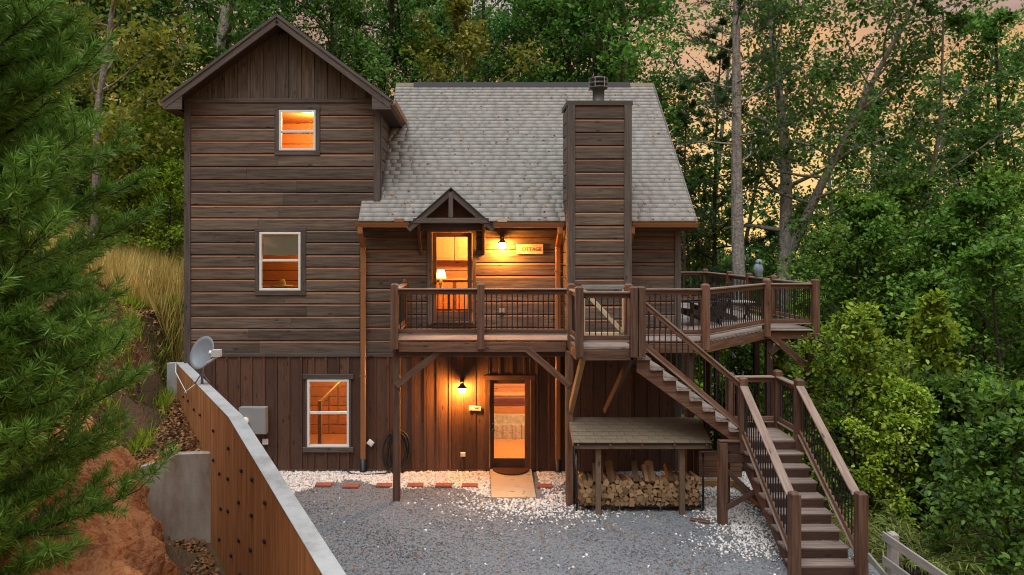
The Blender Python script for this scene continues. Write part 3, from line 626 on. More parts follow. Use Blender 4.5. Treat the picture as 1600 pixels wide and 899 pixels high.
tube('cord', [(hx0 - .1, -.06, hzc + .05), (hx0, -.06, hzc + .12), (hx0 + .1, -.06, hzc + .05)], .004, INK, hs, 5)
# meter box, sockets, hose bib
eb = empty('meter_box', (PX(398), -.1, PZ(676)), 'grey electric meter box on the dark lower wall', 'meter box')
box('enclosure', (PX(378), -.22, PZ(675)), (PX(420), -.045, PZ(634)), GREYBOX, eb); box('lid', (PX(397), -.235, PZ(674)), (PX(419), -.222, PZ(635)), GREYBOX, eb)
lathe('meter_dial', [(.085, 0), (.085, .05), (.07, .08), (0, .09)], (PX(388), -.22, PZ(654)), WHITEV, eb, 18, Matrix.Rotation(R(90), 4, 'X'))
tube('conduit', [(PX(384), -.1, PZ(676)), (PX(384), -.1, .1)], .03, GREYBOX, eb)
tag(box('cable_box', (PX(412), -.1, PZ(693)), (PX(420), -.045, PZ(685)), WHITEV), 'tiny white junction box just under the meter box', 'junction box')
def outlet(x, y, label, tilt=0, s=.07, m=WHITEV):
    t = empty('outlet_cover', (PX(x), -.05, PZ(y)), label, 'outlet'); M = Matrix.Translation((PX(x), -.06, PZ(y))) @ Matrix.Rotation(R(tilt), 4, 'Y')
    obj('cover', newmesh('cover', boxv((-s, -.03, -s * .8), (s, .02, s * .8)), BOXF, m), t, M); obj('flap', newmesh('flap', boxv((-s * .7, -.042, -s * .5), (s * .7, -.031, s * .5)), BOXF, m), t, M)
outlet(579.5, 691, 'white tilted utility cover right of the left downspout', 38)
outlet(723.5, 709, 'white outlet cover low on the wall left of the lower door', 0, .055)
outlet(784, 485, 'grey outlet box on the siding behind the upper railing', 0, .06, GREYBOX)
hc = empty('garden_hose', (PX(620, -.15), -.15, .1), 'coiled black garden hose hanging on the lower wall', 'hose')
hX0, hZ0 = PX(620, -.15), PZ(706, -.15)
P = []
for i in range(150):
    a = i / 150 * 2 * math.pi * 6; k = i / 150
    P.append((hX0 + (.24 + .08 * math.sin(k * 17)) * math.sin(a), -.13 - .07 * k - .02 * math.sin(a * 1.7), hZ0 + .06 * math.sin(k * 9) + (.45 + .08 * math.cos(k * 13)) * math.cos(a) * (1 if math.cos(a) > 0 else 1.02)))
tube('coil', P, .02, BLKPL, hc, 6); tube('loose_end', [(hX0, -.2, .2), (hX0 - .25, -.25, .04), (hX0 - .7, -.3, .03), (hX0 - 1.0, -.25, .03), (hX0 - 1.2, -.2, .12)], .016, BLKPL, hc, 6)
box('hose_hook', (hX0 - .1, -.2, hZ0 + .42), (hX0 + .1, -.04, hZ0 + .5), BLACK, hc)
# doorstep: ramp and half-round mat
rz0 = .085
ra = mk('ramp', [(PX(766, -.08), -.08, rz0), (PX(830, -.08), -.08, rz0), (PX(837.5, -1.75), -1.75, .03), (PX(768, -1.75), -1.75, .03), (PX(766, -.08), -.08, .0), (PX(830, -.08), -.08, .0), (PX(837.5, -1.75), -1.75, .0), (PX(768, -1.75), -1.75, .0)], [(0, 3, 2, 1), (4, 5, 6, 7), (0, 1, 5, 4), (1, 2, 6, 5), (2, 3, 7, 6), (3, 0, 4, 7)], RAMPM)
tag(ra, 'tan plywood ramp lying in front of the lower door', 'ramp')
rx = PX(798, -.1); pm = [(rx + .42 * math.cos(a), -.09 - .42 * math.sin(a)) for a in np.linspace(0, math.pi, 17)]
V = [(x, y, rz0 + .012 + (y + .08) * .033) for x, y in pm] + [(x, y, rz0 + .034 + (y + .08) * .033) for x, y in pm]
tag(mk('doormat', V, [tuple(range(17, 34))[::-1], tuple(range(17))] + [(i, i + 1, 18 + i, 17 + i) for i in range(16)] + [(16, 0, 17, 33)], noisemix('coir_mat', [(.05, .022, .012), (.11, .05, .025)], 30, bump=1, bscale=150, dist=.01)), 'dark brown half-round doormat on the ramp', 'doormat')
for i, x in enumerate((505, 549, 600, 649, 693, 734, 851)):
    px, py = PX(x, -1.05), -1.05 + (.06 if i == 0 else random.uniform(-.03, .03)); o = beam('paver_brick', (px - .17, py, .03), (px + .17, py, .03), .2, .05, BRICK, bev=.008)
    tag(o, 'red brick paver set in the white pebbles, ' + ['leftmost of the row', 'second from the left', 'third from the left', 'just right of the deck post', 'fifth from the left', 'nearest the ramp on its left', 'right of the ramp'][i], 'brick', 'row of brick pavers')

# ------------------------------------------------------------------ deck
DZ = 3.28; RT = 1.05
deck = empty('deck', (2, -1, 0), 'red-brown raised timber deck with black balusters wrapping round the cabin', 'deck')
def railing(parent, A, B, za, zb, top=RT, low=.14, sp=.104, m=DECK, cap=.14, gap=.0):
    """handrail board with sub rail, bottom rail and black balusters between two posts"""
    A = Vector((*A, 0)); B = Vector((*B, 0)); d = (B - A); ln = d.length; u = d / ln; s = u * gap
    a, b = A + s, B - s
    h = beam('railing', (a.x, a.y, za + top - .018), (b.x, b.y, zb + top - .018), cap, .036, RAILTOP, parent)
    beam('sub_rail', (a.x, a.y, za + top - .082), (b.x, b.y, zb + top - .082), .04, .088, m, h)
    beam('bottom_rail', (a.x, a.y, za + low + .045), (b.x, b.y, zb + low + .045), .04, .09, m, h)
    beam('foot_rail', (a.x, a.y, za + low - .018), (b.x, b.y, zb + low - .018), .10, .03, RAILTOP, h)
    n = max(2, int((b - a).length / sp))
    for i in range(n):
        t = (i + .5) / n; p = a + (b - a) * t; z = za + (zb - za) * t
        tq = [(p.x, p.y, z + low + .06), (p.x, p.y, z + top - .10)]
        beam('baluster', tq[0], tq[1], .02, .02, BLACK, h, up=(0, 1, 0), bev=.005)
    return h
def post(parent, x, y, z0, z1, wd=.145, m=DECK, name='post', cap=True):
    h = wd / 2; c = .03 if cap else .004; V = []
    for z, r in ((z0, h), (z1 - c, h), (z1, h - c)): V += [(-r, -r, z), (r, -r, z), (r, r, z), (-r, r, z)]
    # length along local X for the grain
    V = [(v[2] - z0, v[0], v[1]) for v in V]
    Fs = [(0, 1, 2, 3), (11, 10, 9, 8)] + [(k + i, k + 4 + i, k + 4 + (i + 1) % 4, k + (i + 1) % 4) for k in (0, 4) for i in range(4)]
    return obj(name, newmesh(name, V, Fs, m), parent, Matrix(((0, 1, 0, x), (0, 0, 1, y), (1, 0, 0, z0), (0, 0, 0, 1))))
LX, LY = -1.65, -2.0; PX0, PX1, PY = 1.87, 2.95, -3.05
BX, BY = 4.55, -2.12; CX, CYd = 6.63, .0; EX = 7.75; FY = 7.7
def dxr(y): return BX + (y - BY) * (CX - BX) / (CYd - BY)
y = PY + .07; bw = .14
while y < FY:
    if y < BY: iv = [(PX0, PX1)]
    elif y < LY + .05: iv = [(PX0, dxr(y))]
    elif y < -.08: iv = [(LX, .4), (.404, dxr(y))]
    else: iv = [(XR + .03, EX)]
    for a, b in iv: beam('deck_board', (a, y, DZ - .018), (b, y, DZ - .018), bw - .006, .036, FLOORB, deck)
    y += bw
def rim(a, b, z=DZ - .14, h=.19): return beam('rim_beam', (*a, z), (*b, z), .045, h, DECK, deck)
rim((LX + .08, LY - .0), (PX0 - .08, LY)); rim((LX, -.03), (LX, LY)); rim((PX0, LY), (PX0, PY + .02)); rim((PX0 + .08, PY), (PX1 - .08, PY)); rim((PX1, PY), (PX1, -2.15)); rim((PX1, -2.12), (BX, BY)); rim((BX, BY), (CX, CYd)); rim((CX, CYd - .0), (EX, CYd)); rim((EX, CYd), (EX, FY)); rim((EX, FY), (XR, FY))
beam('under_beam', (LX, LY + .12, DZ - .27), (PX0, LY + .12, DZ - .27), .09, .14, DARKT, deck); beam('under_beam', (CX - .3, .12, DZ - .27), (EX, .12, DZ - .27), .09, .14, DARKT, deck)
for x in np.arange(LX + .5, BX, .55): beam('joist', (x, LY + .05, DZ - .13), (x, -.03, DZ - .13), .04, .17, DARKT, deck)
PT = DZ + 1.15
for x, y in ((LX, LY - .06), (.08, LY - .06), (PX0 + .03, LY - .04), (PX0 + .03, PY - .05), (PX1 - .03, PY - .05), (PX1 + .1, PY - .05), (PX1 + .08, -2.12), (BX, BY - .04), (CX, CYd - .06), (EX, CYd - .06), (EX, 2.2), (EX, 3.85), (EX, 5.4), (EX, FY), (XR + 1.2, FY)):
    post(deck, x, y, DZ - .16, PT)
post(deck, LX, -.1, DZ, PT, .1)
g_ = .06
railing(deck, (LX, LY), (.08, LY), DZ, DZ, gap=g_); railing(deck, (.08, LY), (PX0, LY), DZ, DZ, gap=g_); railing(deck, (LX, LY), (LX, -.1), DZ, DZ, gap=g_)
railing(deck, (PX0 + .03, LY - .1), (PX0 + .03, PY), DZ, DZ, gap=g_); railing(deck, (PX0, PY), (PX1 - .05, PY), DZ, DZ, gap=g_)
railing(deck, (PX1 + .06, -2.12), (BX, BY), DZ, DZ, gap=g_); railing(deck, (BX, BY), (CX, CYd), DZ, DZ, gap=g_); railing(deck, (CX, CYd), (EX, CYd), DZ, DZ, gap=g_)
for y0, y1 in ((0, 2.2), (2.2, 3.85), (3.85, 5.4), (5.4, FY)): railing(deck, (EX, y0), (EX, y1), DZ, DZ, gap=g_)
railing(deck, (XR + 1.2, FY), (EX, FY), DZ, DZ, gap=g_); railing(deck, (XR + .1, FY), (XR + 1.2, FY), DZ, DZ, gap=g_)
# posts down to the ground and their braces
for x, y in ((LX + .02, -1.85), (PX0 - .02, -2.1), (BX - .25, -1.95), (CX + .12, .1), (EX - .06, .1), (EX - .06, 3.2), (EX - .06, 6.4), (CX - .3, 3.2), (5.6, 6.4)):
    post(deck, x, y, H(x, y) - .25, DZ - .2, .14, DARKT if x > PX1 else DECK, 'support_post', False)
def brace(a, b, m=DECK, wd=.045, ht=.13): return beam('brace', a, b, wd, ht, m, deck)
brace((LX + .02, -1.94, 2.35), (LX + .95, -1.94, DZ - .18)); brace((PX0 - .02, -2.17, 2.4), (PX0 - .85, -2.06, DZ - .18)); brace((PX0 + .0, -2.14, 1.9), (PX0 + .12, PY + .08, DZ - .2), YELT, .09, .12); brace((PX1 - .35, -2.0, 1.85), (PX1 - .05, PY + .1, DZ - .2), DARKT, .09, .12)  # tan platform brace: its lit orange look is put into the timber colour
brace((EX - .06, .0, 2.3), (EX - .95, .0, DZ - .18), DECK, .05, .16); brace((CX + .12, .03, 2.7), (CX + .55, .03, DZ - .18), DARKT)
# pale gate closing the platform
gt = empty('gate', (2.5, -2.02, DZ), 'pale new-lumber gate with diagonal brace behind the platform railing', 'gate')
gx0, gx1 = PX(909, -1.95), PX(978, -1.95)
beam('gate_rail', (gx0, -1.95, DZ + 1.07), (gx1, -1.95, DZ + 1.07), .04, .09, GREYT, gt); beam('gate_rail', (gx0, -1.95, DZ + .09), (gx1, -1.95, DZ + .09), .04, .14, PALE, gt)
for x in (gx0 + .03, gx1 - .04): beam('gate_stile', (x, -1.95, DZ + .16), (x, -1.95, DZ + 1.025), .07, .04, PALE, gt, up=(0, 1, 0))
beam('gate_brace', (gx0 + .05, -1.975, DZ + .98), (gx1 - .06, -1.975, DZ + .16), .03, .09, PALE, gt)

# ------------------------------------------------------------------ staircase
sc_ = empty('staircase', (5, -3, 0), 'brown two-flight timber staircase with landing leading down from the deck', 'staircase')
LZ = 1.56; SY0, SY1 = -3.05, -2.14; SX0, SX1, SX2 = 2.99, 4.95, 5.97; n1 = 9
ri = (DZ - LZ) / n1; go = (SX1 - SX0) / (n1 - 1)
def saw(x0, z0, n, g, r, drop):
    pts = []
    for i in range(n): pts += [(x0 + i * g, z0 - i * r - r - .04), (x0 + (i + 1) * g, z0 - i * r - r - .04)]
    return pts + [(x0 + n * g, z0 - n * r - drop * .55), (x0 + n * g - .1, z0 - n * r - drop * .8), (x0, z0 - drop - r * .6)]
for yy in (SY0 + .03, SY1 - .07): prism('stringer', saw(SX0, DZ, n1 - 1, go, ri, .34), 'y', yy, yy + .045, DECK, sc_)
for i in range(n1 - 1):
    z = DZ - (i + 1) * ri; x = SX0 + i * go
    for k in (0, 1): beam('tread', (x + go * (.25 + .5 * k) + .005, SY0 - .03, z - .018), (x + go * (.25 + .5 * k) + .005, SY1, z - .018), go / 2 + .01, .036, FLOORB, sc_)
    beam('riser', (x, SY0 + .08, z + ri / 2 - .02), (x, SY1 - .08, z + ri / 2 - .02), .02, ri - .04, DARKT, sc_)
railing(sc_, (SX0 + .05, SY0), (SX1, SY0), DZ - ri * .25, LZ + ri * .3, top=1.0, low=.14, cap=.1)
# landing
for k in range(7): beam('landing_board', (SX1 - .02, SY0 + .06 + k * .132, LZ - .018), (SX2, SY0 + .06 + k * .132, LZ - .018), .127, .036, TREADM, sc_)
for a, b in (((SX1, SY0 - .0), (SX2, SY0 - .0)), ((SX1, SY1), (SX2, SY1)), ((SX2, SY0), (SX2, SY1))): beam('landing_beam', (*a, LZ - .13), (*b, LZ - .13), .045, .18, DARKT, sc_)
beam('landing_beam', (SX1 - .42, SY0 - .03, LZ - .12), (SX1 + .02, SY0 - .03, LZ - .12), .05, .19, DARKT, sc_); beam('landing_beam', (SX1 - .42, SY0 - .03, LZ - .33), (SX1 + .02, SY0 - .03, LZ - .33), .05, .16, DARKT, sc_); beam('landing_cap', (SX1 - .45, SY0 - .02, LZ - .01), (SX1 - .03, SY0 - .02, LZ - .01), .14, .03, DECK, sc_)
for x, y, z1 in ((SX1, SY0 - .02, LZ + 1.18), (SX2 + .03, SY0 - .02, LZ + 1.15), (SX2 + .03, SY1, LZ + 1.15), (SX1 + .1, SY1, LZ + 1.1)): post(sc_, x, y, LZ - .2, z1, .14)
for x, y in ((SX1 - .38, SY0 - .03), (SX2, SY1), (SX1, SY1)): post(sc_, x, y, H(x, y) - .1, LZ - .04, .15, DECK, 'support_post', False)
railing(sc_, (SX1, SY1), (SX2, SY1), LZ, LZ, top=1.03, gap=g_); railing(sc_, (SX2 + .03, SY0), (SX2 + .03, SY1), LZ, LZ, top=1.03, gap=g_)
# lower flight towards the driveway
n2 = 9; r2 = LZ / n2; g2 = .262
pts = []
for i in range(n2 - 1): pts += [(SY0 - i * g2, LZ - i * r2 - r2 - .04), (SY0 - (i + 1) * g2, LZ - i * r2 - r2 - .04)]
pts += [(SY0 - (n2 - 1) * g2, .0), (SY0 - (n2 - 1) * g2 + .25, .0), (SY0, LZ - .5)]
for xx in (SX1 + .02, SX2 - .065): prism('stringer', pts, 'x', xx, xx + .045, DARKT, sc_)
for i in range(n2 - 1):
    z = LZ - (i + 1) * r2; y = SY0 - i * g2
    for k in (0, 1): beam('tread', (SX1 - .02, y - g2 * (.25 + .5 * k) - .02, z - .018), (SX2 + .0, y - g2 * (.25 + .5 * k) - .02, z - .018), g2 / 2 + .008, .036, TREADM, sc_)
    beam('riser', (SX1 + .03, y - .012, z + r2 / 2 - .015), (SX2 - .03, y - .012, z + r2 / 2 - .015), .02, r2 - .03, DARKT, sc_)
yb = SY0 - (n2 - 1) * g2
beam('riser', (SX1 + .03, yb - .012, r2 / 2 - .01), (SX2 - .03, yb - .012, r2 / 2 - .01), .02, r2 - .04, DARKT, sc_)
for x in (SX1 + .0, SX2 + .02):
    post(sc_, x, yb - .06, -.1, r2 + 1.17, .15); railing(sc_, (x, SY0 - .02), (x, yb), LZ, r2 + .06, top=1.03, low=.13, cap=.15, sp=.098, m=DECK, gap=.06)
beam('cross_brace', (SX1 - .38, SY0 - .06, .28), (SX1 + .45, SY0 - .5, 1.0), .04, .09, DARKT, sc_); beam('cross_brace', (SX1 - .36, SY0 - .04, 1.05), (SX1 + .5, SY0 - .35, .25), .04, .09, DARKT, sc_)
# low plank skirt and tan edging timbers under the deck
sk = empty('plank_skirt', (5.0, -.9, 0), 'reddish horizontal plank skirt under the deck behind the stairs', 'skirting')
for i in range(5): beam('plank', (4.45, -.9, .22 + i * .115), (5.75, -.9, .22 + i * .115), .03, .11, DECK, sk)
tag(beam('edging_timber', (4.3, -1.05, .08), (5.6, -1.05, .08), .12, .16, YELT), 'tan landscape timber under the plank skirt behind the woodshed', 'timber', 'tan edging timbers'); tag(beam('edging_timber', (5.55, -1.0, .06), (5.75, -4.2, .02), .12, .2, YELT), 'tan landscape timber holding the gravel edge beside the stairs', 'timber', 'tan edging timbers')

# ------------------------------------------------------------------ woodshed and firewood
ws = empty('woodshed', (3.1, -2.4, 0), 'low open woodshed with tan shingled lean-to roof beside the stairs', 'shed')
A0, A1 = PX(897, -2.78), PX(1111, -2.78); WF, WB, ZF, ZB = -2.78, -2.02, PZ(692, -2.78), PZ(653, -2.02)
sl2 = math.hypot(WB - WF, ZB - ZF); uyw = np.array((0, (WB - WF) / sl2, (ZB - ZF) / sl2)); nw = np.array((0, -uyw[2], uyw[1]))
wr = prism('shed_roof', [(WF, ZF), (WB, ZB), (WB, ZB - .03), (WF, ZF - .03)], 'x', A0, A1, FELT, ws)
for i in range(7):
    x = A0 - (.0 if i % 2 else .15) - random.uniform(0, .05); s0 = i * sl2 / 7 - .012; s1 = (i + 1) * sl2 / 7 + .01
    while x < A1:
        a, b = max(x, A0 - .01), min(x + .3 - .008, A1 + .01); x += .3
        if b - a < .03: continue
        p = [np.array((a, WF, ZF)) + uyw * s0, np.array((b, WF, ZF)) + uyw * s0, np.array((b, WF, ZF)) + uyw * s1, np.array((a, WF, ZF)) + uyw * s1]
        t = random.uniform(.010, .016); V = [p[0] + nw * t, p[1] + nw * t, p[2] + nw * .004, p[3] + nw * .004, p[0], p[1], p[2], p[3]]
        mk('shingle', V, [(0, 1, 2, 3), (0, 4, 5, 1), (1, 5, 6, 2), (3, 7, 4, 0), (2, 6, 7, 3)], SHED_SH, wr)
beam('eave_beam', (A0 + .02, WF + .06, ZF - .09), (A1 - .02, WF + .06, ZF - .09), .05, .09, SHEDT, ws)
for i in range(5): beam('rafter', (A0 + .08 + i * (A1 - A0 - .16) / 4, WF + .0, ZF - .07), (A0 + .08 + i * (A1 - A0 - .16) / 4, WB, ZB - .07), .04, .07, SHEDT, ws)
for x in (PX(935, -2.62), PX(1066, -2.62)): beam('shed_post', (x, -2.6, -.05), (x, -2.6, ZF - .13), .1, .09, SHEDT, ws, up=(0, 1, 0))
for x in (A0 + .12, A1 - .08): beam('shed_post', (x, WB - .05, -.05), (x, WB - .05, ZB - .1), .08, .08, DARKT, ws, up=(0, 1, 0))
beam('side_trim', (A0 - .01, WF, ZF - .05), (A0 - .01, WB, ZB - .05), .02, .09, DECK, ws)
rk = empty('firewood_rack', (3.2, -2.3, 0), 'black metal firewood rack standing under the woodshed roof', 'rack')
K0, K1 = PX(902, -2.35), PX(1093, -2.35)
for x in (K0 - .03, K1 + .03):
    for yy in (-2.48, -2.15): tube('upright', [(x, yy, 0), (x, yy, 1.15)], .02, BLACK, rk, 8)
for yy in (-2.46, -2.17): tube('base_rail', [(K0 - .03, yy, .13), (K1 + .03, yy, .10)], .022, BLACK, rk, 8)
for i in range(4): x = K0 + i * (K1 - K0) / 3; tube('foot', [(x, -2.5, .0), (x, -2.5, .12), (x, -2.12, .12), (x, -2.12, 0)], .018, BLACK, rk, 6)
def log(x, z, r, stand=False):
    k = random.choice((3, 4, 4, 5)); a0 = random.uniform(0, 6.28); ln = random.uniform(.34, .42); rr = [r * random.uniform(.8, 1.2) for _ in range(k)]
    pr = [(rr[i] * math.cos(a0 + i * 6.283 / k), rr[i] * math.sin(a0 + i * 6.283 / k)) for i in range(k)]
    V = np.array([(p, 0, q) for p, q in pr] + [(p * random.uniform(.9, 1.1), ln, q * random.uniform(.9, 1.1)) for p, q in pr])
    Q = [tuple(range(k)), tuple(range(2 * k - 1, k - 1, -1))] + [(i, k + i, k + (i + 1) % k, (i + 1) % k) for i in range(k)]
    me = newmesh('firewood_log', V, Q, LOGEND); at_ = me.attributes.new('v', 'FLOAT', 'FACE')
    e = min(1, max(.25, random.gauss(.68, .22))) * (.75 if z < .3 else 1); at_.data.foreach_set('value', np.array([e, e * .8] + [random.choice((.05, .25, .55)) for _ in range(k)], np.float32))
    M = Matrix.Translation((x, -2.5 + random.uniform(-.03, .03), z)) @ Matrix.Rotation(random.uniform(-.12, .12), 4, 'Z')
    if stand: M = Matrix.Translation((x, -2.47, z)) @ Matrix.Rotation(R(random.uniform(25, 65)), 4, 'X') @ Matrix.Rotation(random.uniform(-1.5, 1.5), 4, 'Y')
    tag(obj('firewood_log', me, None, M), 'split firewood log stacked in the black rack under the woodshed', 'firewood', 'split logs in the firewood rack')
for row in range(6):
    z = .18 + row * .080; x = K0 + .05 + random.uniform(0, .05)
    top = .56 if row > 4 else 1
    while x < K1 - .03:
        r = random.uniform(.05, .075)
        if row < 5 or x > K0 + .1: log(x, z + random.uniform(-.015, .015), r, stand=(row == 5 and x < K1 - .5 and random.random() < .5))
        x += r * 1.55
for row in range(1):
    x = K1 - .48 + row * .05
    while x < K1 - .04: log(x, .18 + (6 + row) * .080, .055); x += .1
tag(beam('timber_offcut', (PX(1075, -2.75), -2.9, .03), (PX(1108, -3.0), -3.05, .03), .12, .03, DECK), 'reddish board offcut lying on the gravel right of the woodshed', 'plank')

# ------------------------------------------------------------------ deck furniture
CH = plain('dark_painted_chair', (.035, .022, .018), .5, var=.3)
def adirondack(x, y, rz, label):
    t = empty('deck_chair', (x, y, DZ), label, 'chair', 'slatted deck chairs', rz)
    M0 = WM[t.name]
    def b(name, a, c, wd, ht, m=CH, up=(0, 0, 1)):
        o = beam(name, a, c, wd, ht, m, None, up); Mw = M0 @ o.matrix_basis; place(o, Mw, t)
    for s in (-.3, .3):
        b('leg', (.38, s, 0), (.38, s, .55), .09, .03, up=(0, 1, 0)); b('side_rail', (.42, s, .38), (-.5, s, .06), .03, .13); b('arm', (.45, s * 1.1, .57), (-.38, s * 1.1, .57), .13, .028); b('rear_leg', (-.3, s, .57), (-.38, s, .05), .08, .03, up=(0, 1, 0))
    for i in range(6): b('seat_slat', (.40 - i * .1, -.29, .40 - i * .034), (.40 - i * .1, .29, .40 - i * .034), .085, .022)
    for i in range(5): s = -.22 + i * .11; b('back_slat', (-.16, s, .2), (-.52, s, 1.0 - abs(i - 2) * .05), .022, .095, up=(0, 1, 0))
    b('back_brace', (-.36, -.3, .6), (-.36, .3, .6), .03, .07)
adirondack(5.35, .95, R(200), 'dark slatted deck chair nearest the cabin corner on the raised deck'); adirondack(6.0, 1.75, R(195), 'dark slatted deck chair farther from the cabin corner on the raised deck')
tb = empty('deck_table', (6.75, 2.2, DZ), 'low pale-topped table with dark legs on the raised deck', 'table')
for i in range(5): beam('table_slat', (6.35, 1.9 + i * .13, DZ + .46), (7.15, 1.9 + i * .13, DZ + .46), .12, .03, GREYT, tb)
for x in (6.45, 7.05):
    for s in (0, 1): beam('leg', (x, 1.93 + .46 * s, DZ + .45), (x, 2.4 - .46 * s, DZ), .06, .04, CH, tb)
ow = empty('rail_figure', (PX(1187, 3.2), 3.2, DZ + RT), 'small pale blue-grey figure perched on the far deck railing', 'figurine')
ox = EX; OW = plain('blue_grey_figure', (.20, .26, .29), .7, var=.3)
lathe('figure_body', [(0, 0), (.07, .0), (.075, .04), (.12, .14), (.135, .24), (.10, .33), (.075, .37)], (ox, 3.2, DZ + RT), OW, ow, 14); lathe('figure_head', [(.07, 0), (.09, .04), (.085, .10), (.05, .14), (.0, .15)], (ox + .015, 3.2, DZ + RT + .35), OW, ow, 14)
beam('figure_beak', (ox, 3.12, DZ + RT + .42), (ox, 3.07, DZ + RT + .39), .03, .04, BLACK, ow)

# ------------------------------------------------------------------ retaining walls, dish
def wl(t): return (-6.9 - .585 * t, t)
rwall = empty('retaining_wall', (-4.5, -4, 0), 'long pale-topped concrete retaining wall stained clay-orange, running from the cabin', 'retaining wall')
tv = Vector((-.585, 1, 0)).normalized(); nv = Vector((-1, -.585, 0)).normalized()       # nv points to the clay bank
def wallseg(y0, y1, z0, z1, zb=-.3):
    V = []
    for y, z in ((y0, z0), (y1, z1)):
        p = Vector((*wl(y), 0)); a, b = p + nv * .0, p - nv * .2
        V += [(a.x, a.y, zb), (b.x, b.y, zb), (b.x, b.y, z - .012), (a.x, a.y, z - .012)]
    Fs = [(0, 4, 7, 3), (1, 2, 6, 5), (3, 7, 6, 2), (0, 3, 2, 1), (4, 5, 6, 7)]
    o = mk('wall_body', V, Fs, [RUST, CONC], rwall, midx=[0, 1, 1, 1, 1])
    V = []
    for y, z in ((y0, z0), (y1, z1)):
        p = Vector((*wl(y), 0)); a, b = p + nv * .006, p - nv * .206
        V += [(a.x, a.y, z - .012), (b.x, b.y, z - .012), (b.x, b.y, z), (a.x, a.y, z)]
    mk('wall_top', V, [(0, 4, 7, 3), (1, 2, 6, 5), (3, 7, 6, 2), (0, 3, 2, 1), (4, 5, 6, 7)], CONC, rwall)
WT = 2.5
def wz(y): return WT if y > -5.15 else WT - (-5.15 - y) * .148
wallseg(-5.15, -.02, WT, WT); wallseg(-12, -5.15, wz(-12), WT)
box('wall_return', (-7.12, -.01, 1.0), (-6.74, .16, WT - .01), CONC, rwall)
for y in np.arange(-11.7, -.2, .61):
    p = Vector((*wl(y + random.uniform(-.02, .02)), 0)) + nv * .002; q_ = p + tv * random.choice((.006, .01, .016))
    V = [(p.x, p.y, -.2), (q_.x, q_.y, -.2), (q_.x, q_.y, wz(y) - .03), (p.x, p.y, wz(y) - .03)]; V += [(v[0] - nv.x * .02, v[1] - nv.y * .02, v[2]) for v in V]
    mk('form_seam', V, BOXF, RUST, rwall)
ys = np.arange(-9.6, -.3, .62)
for iy, y in enumerate(ys):
    for iz in range(4):
        z = .35 + iz * .52 + (.1 if iy % 2 else 0)
        if z > wz(y) - .18 or random.random() < .12: continue
        p = Vector((*wl(y + random.uniform(-.12, .12)), z + random.uniform(-.05, .05))) + nv * .012
        M = Matrix((tv, nv, Vector((0, 0, 1)))).transposed().to_4x4(); M.translation = p
        obj('form_tie', newmesh('form_tie', boxv((-.035, -.02, -.02), (.035, .02, .02)), BOXF, BLKPL), rwall, M)
sw = prism('wing_wall', [(-5.95, 1.28), (-5.55, 1.36), (-5.3, 1.5), (-4.72, 1.52), (-4.62, 1.52), (-4.62, -.2), (-5.95, -.2)], 'y', -3.78, -3.6, CONC2)
tag(sw, 'short grey concrete wing wall between the clay bank and the orange-stained wall', 'retaining wall')
ds = empty('satellite_dish', (-6.2, -1.3, WT), 'grey satellite dish on a short mast atop the long concrete wall', 'satellite dish')
yD = -2.5; bx_, by_ = wl(yD); bx_ += .1
DM = plain('dish_grey', (.17, .19, .21), .45, .1, var=.1); DL = plain('dish_arm_grey', (.55, .56, .56), .5)
tube('mast', [(bx_, by_, WT), (bx_, by_, WT + .25), (bx_ + .03, by_, WT + .5)], .028, DM, ds)
for s in (-1, 1): tube('mast_foot', [(bx_ + s * .12, by_ + s * .06, WT + .01), (bx_, by_, WT + .22)], .014, DM, ds)
dM = Matrix.Rotation(R(-18), 4, 'Z') @ Matrix.Rotation(R(66), 4, 'X') @ Matrix.Diagonal((.74, .94, .9, 1))
lathe('dish', [(0, -.05), (.15, -.04), (.28, -.008), (.35, .02), (.355, .012), (.28, -.02), (.15, -.055), (0, -.065)], (bx_ + .04, by_ - .1, WT + .62), DM, ds, 28, dM)
tip = Vector((bx_ + .46, by_ - .45, WT + .6)); tube('feed_arm', [(bx_ + .05, by_ - .1, WT + .36), tuple(tip)], .022, DL, ds)
box('feed_horn', tuple(tip + Vector((-.09, -.06, -.0))), tuple(tip + Vector((.07, .06, .13))), DL, ds)
lathe('feed_cap', [(.04, 0), (.045, .05), (0, .06)], tuple(tip + Vector((-.09, -.02, .07))), WHITEV, ds, 12, Matrix.Rotation(R(-80), 4, 'Y'))
tag(tube('dish_cable', [(bx_, by_, WT + .1), (bx_ - .3, by_ - .1, WT - .15), (bx_ - .55, by_ + .6, WT - .3), (wl(-.6)[0] - .12, -.6, WT - .1), (wl(-.2)[0] - .05, -.2, WT + .02)], .009, WHITEV, None, 6), 'thin white cable looping from the satellite dish down the wall', 'cable')

# ------------------------------------------------------------------ paddock fence bottom right
fn = empty('rail_fence', (5.9, -7, 0), 'silvery weathered board fence in the lower right corner', 'fence')
for y in (-6.2, -8.4, -10.6): post(fn, 5.9, y, -.2, 1.12, .11, GREYT, 'fence_post')
for z in (1.02, .68, .34): beam('fence_rail', (5.82, -6.1, z), (5.75, -10.9, z + .1), .03, .13, GREYT, fn)
for z in (.42,): beam('fence_rail', (6.0, -5.4, z), (5.84, -6.25, z), .03, .11, GREYT, fn)

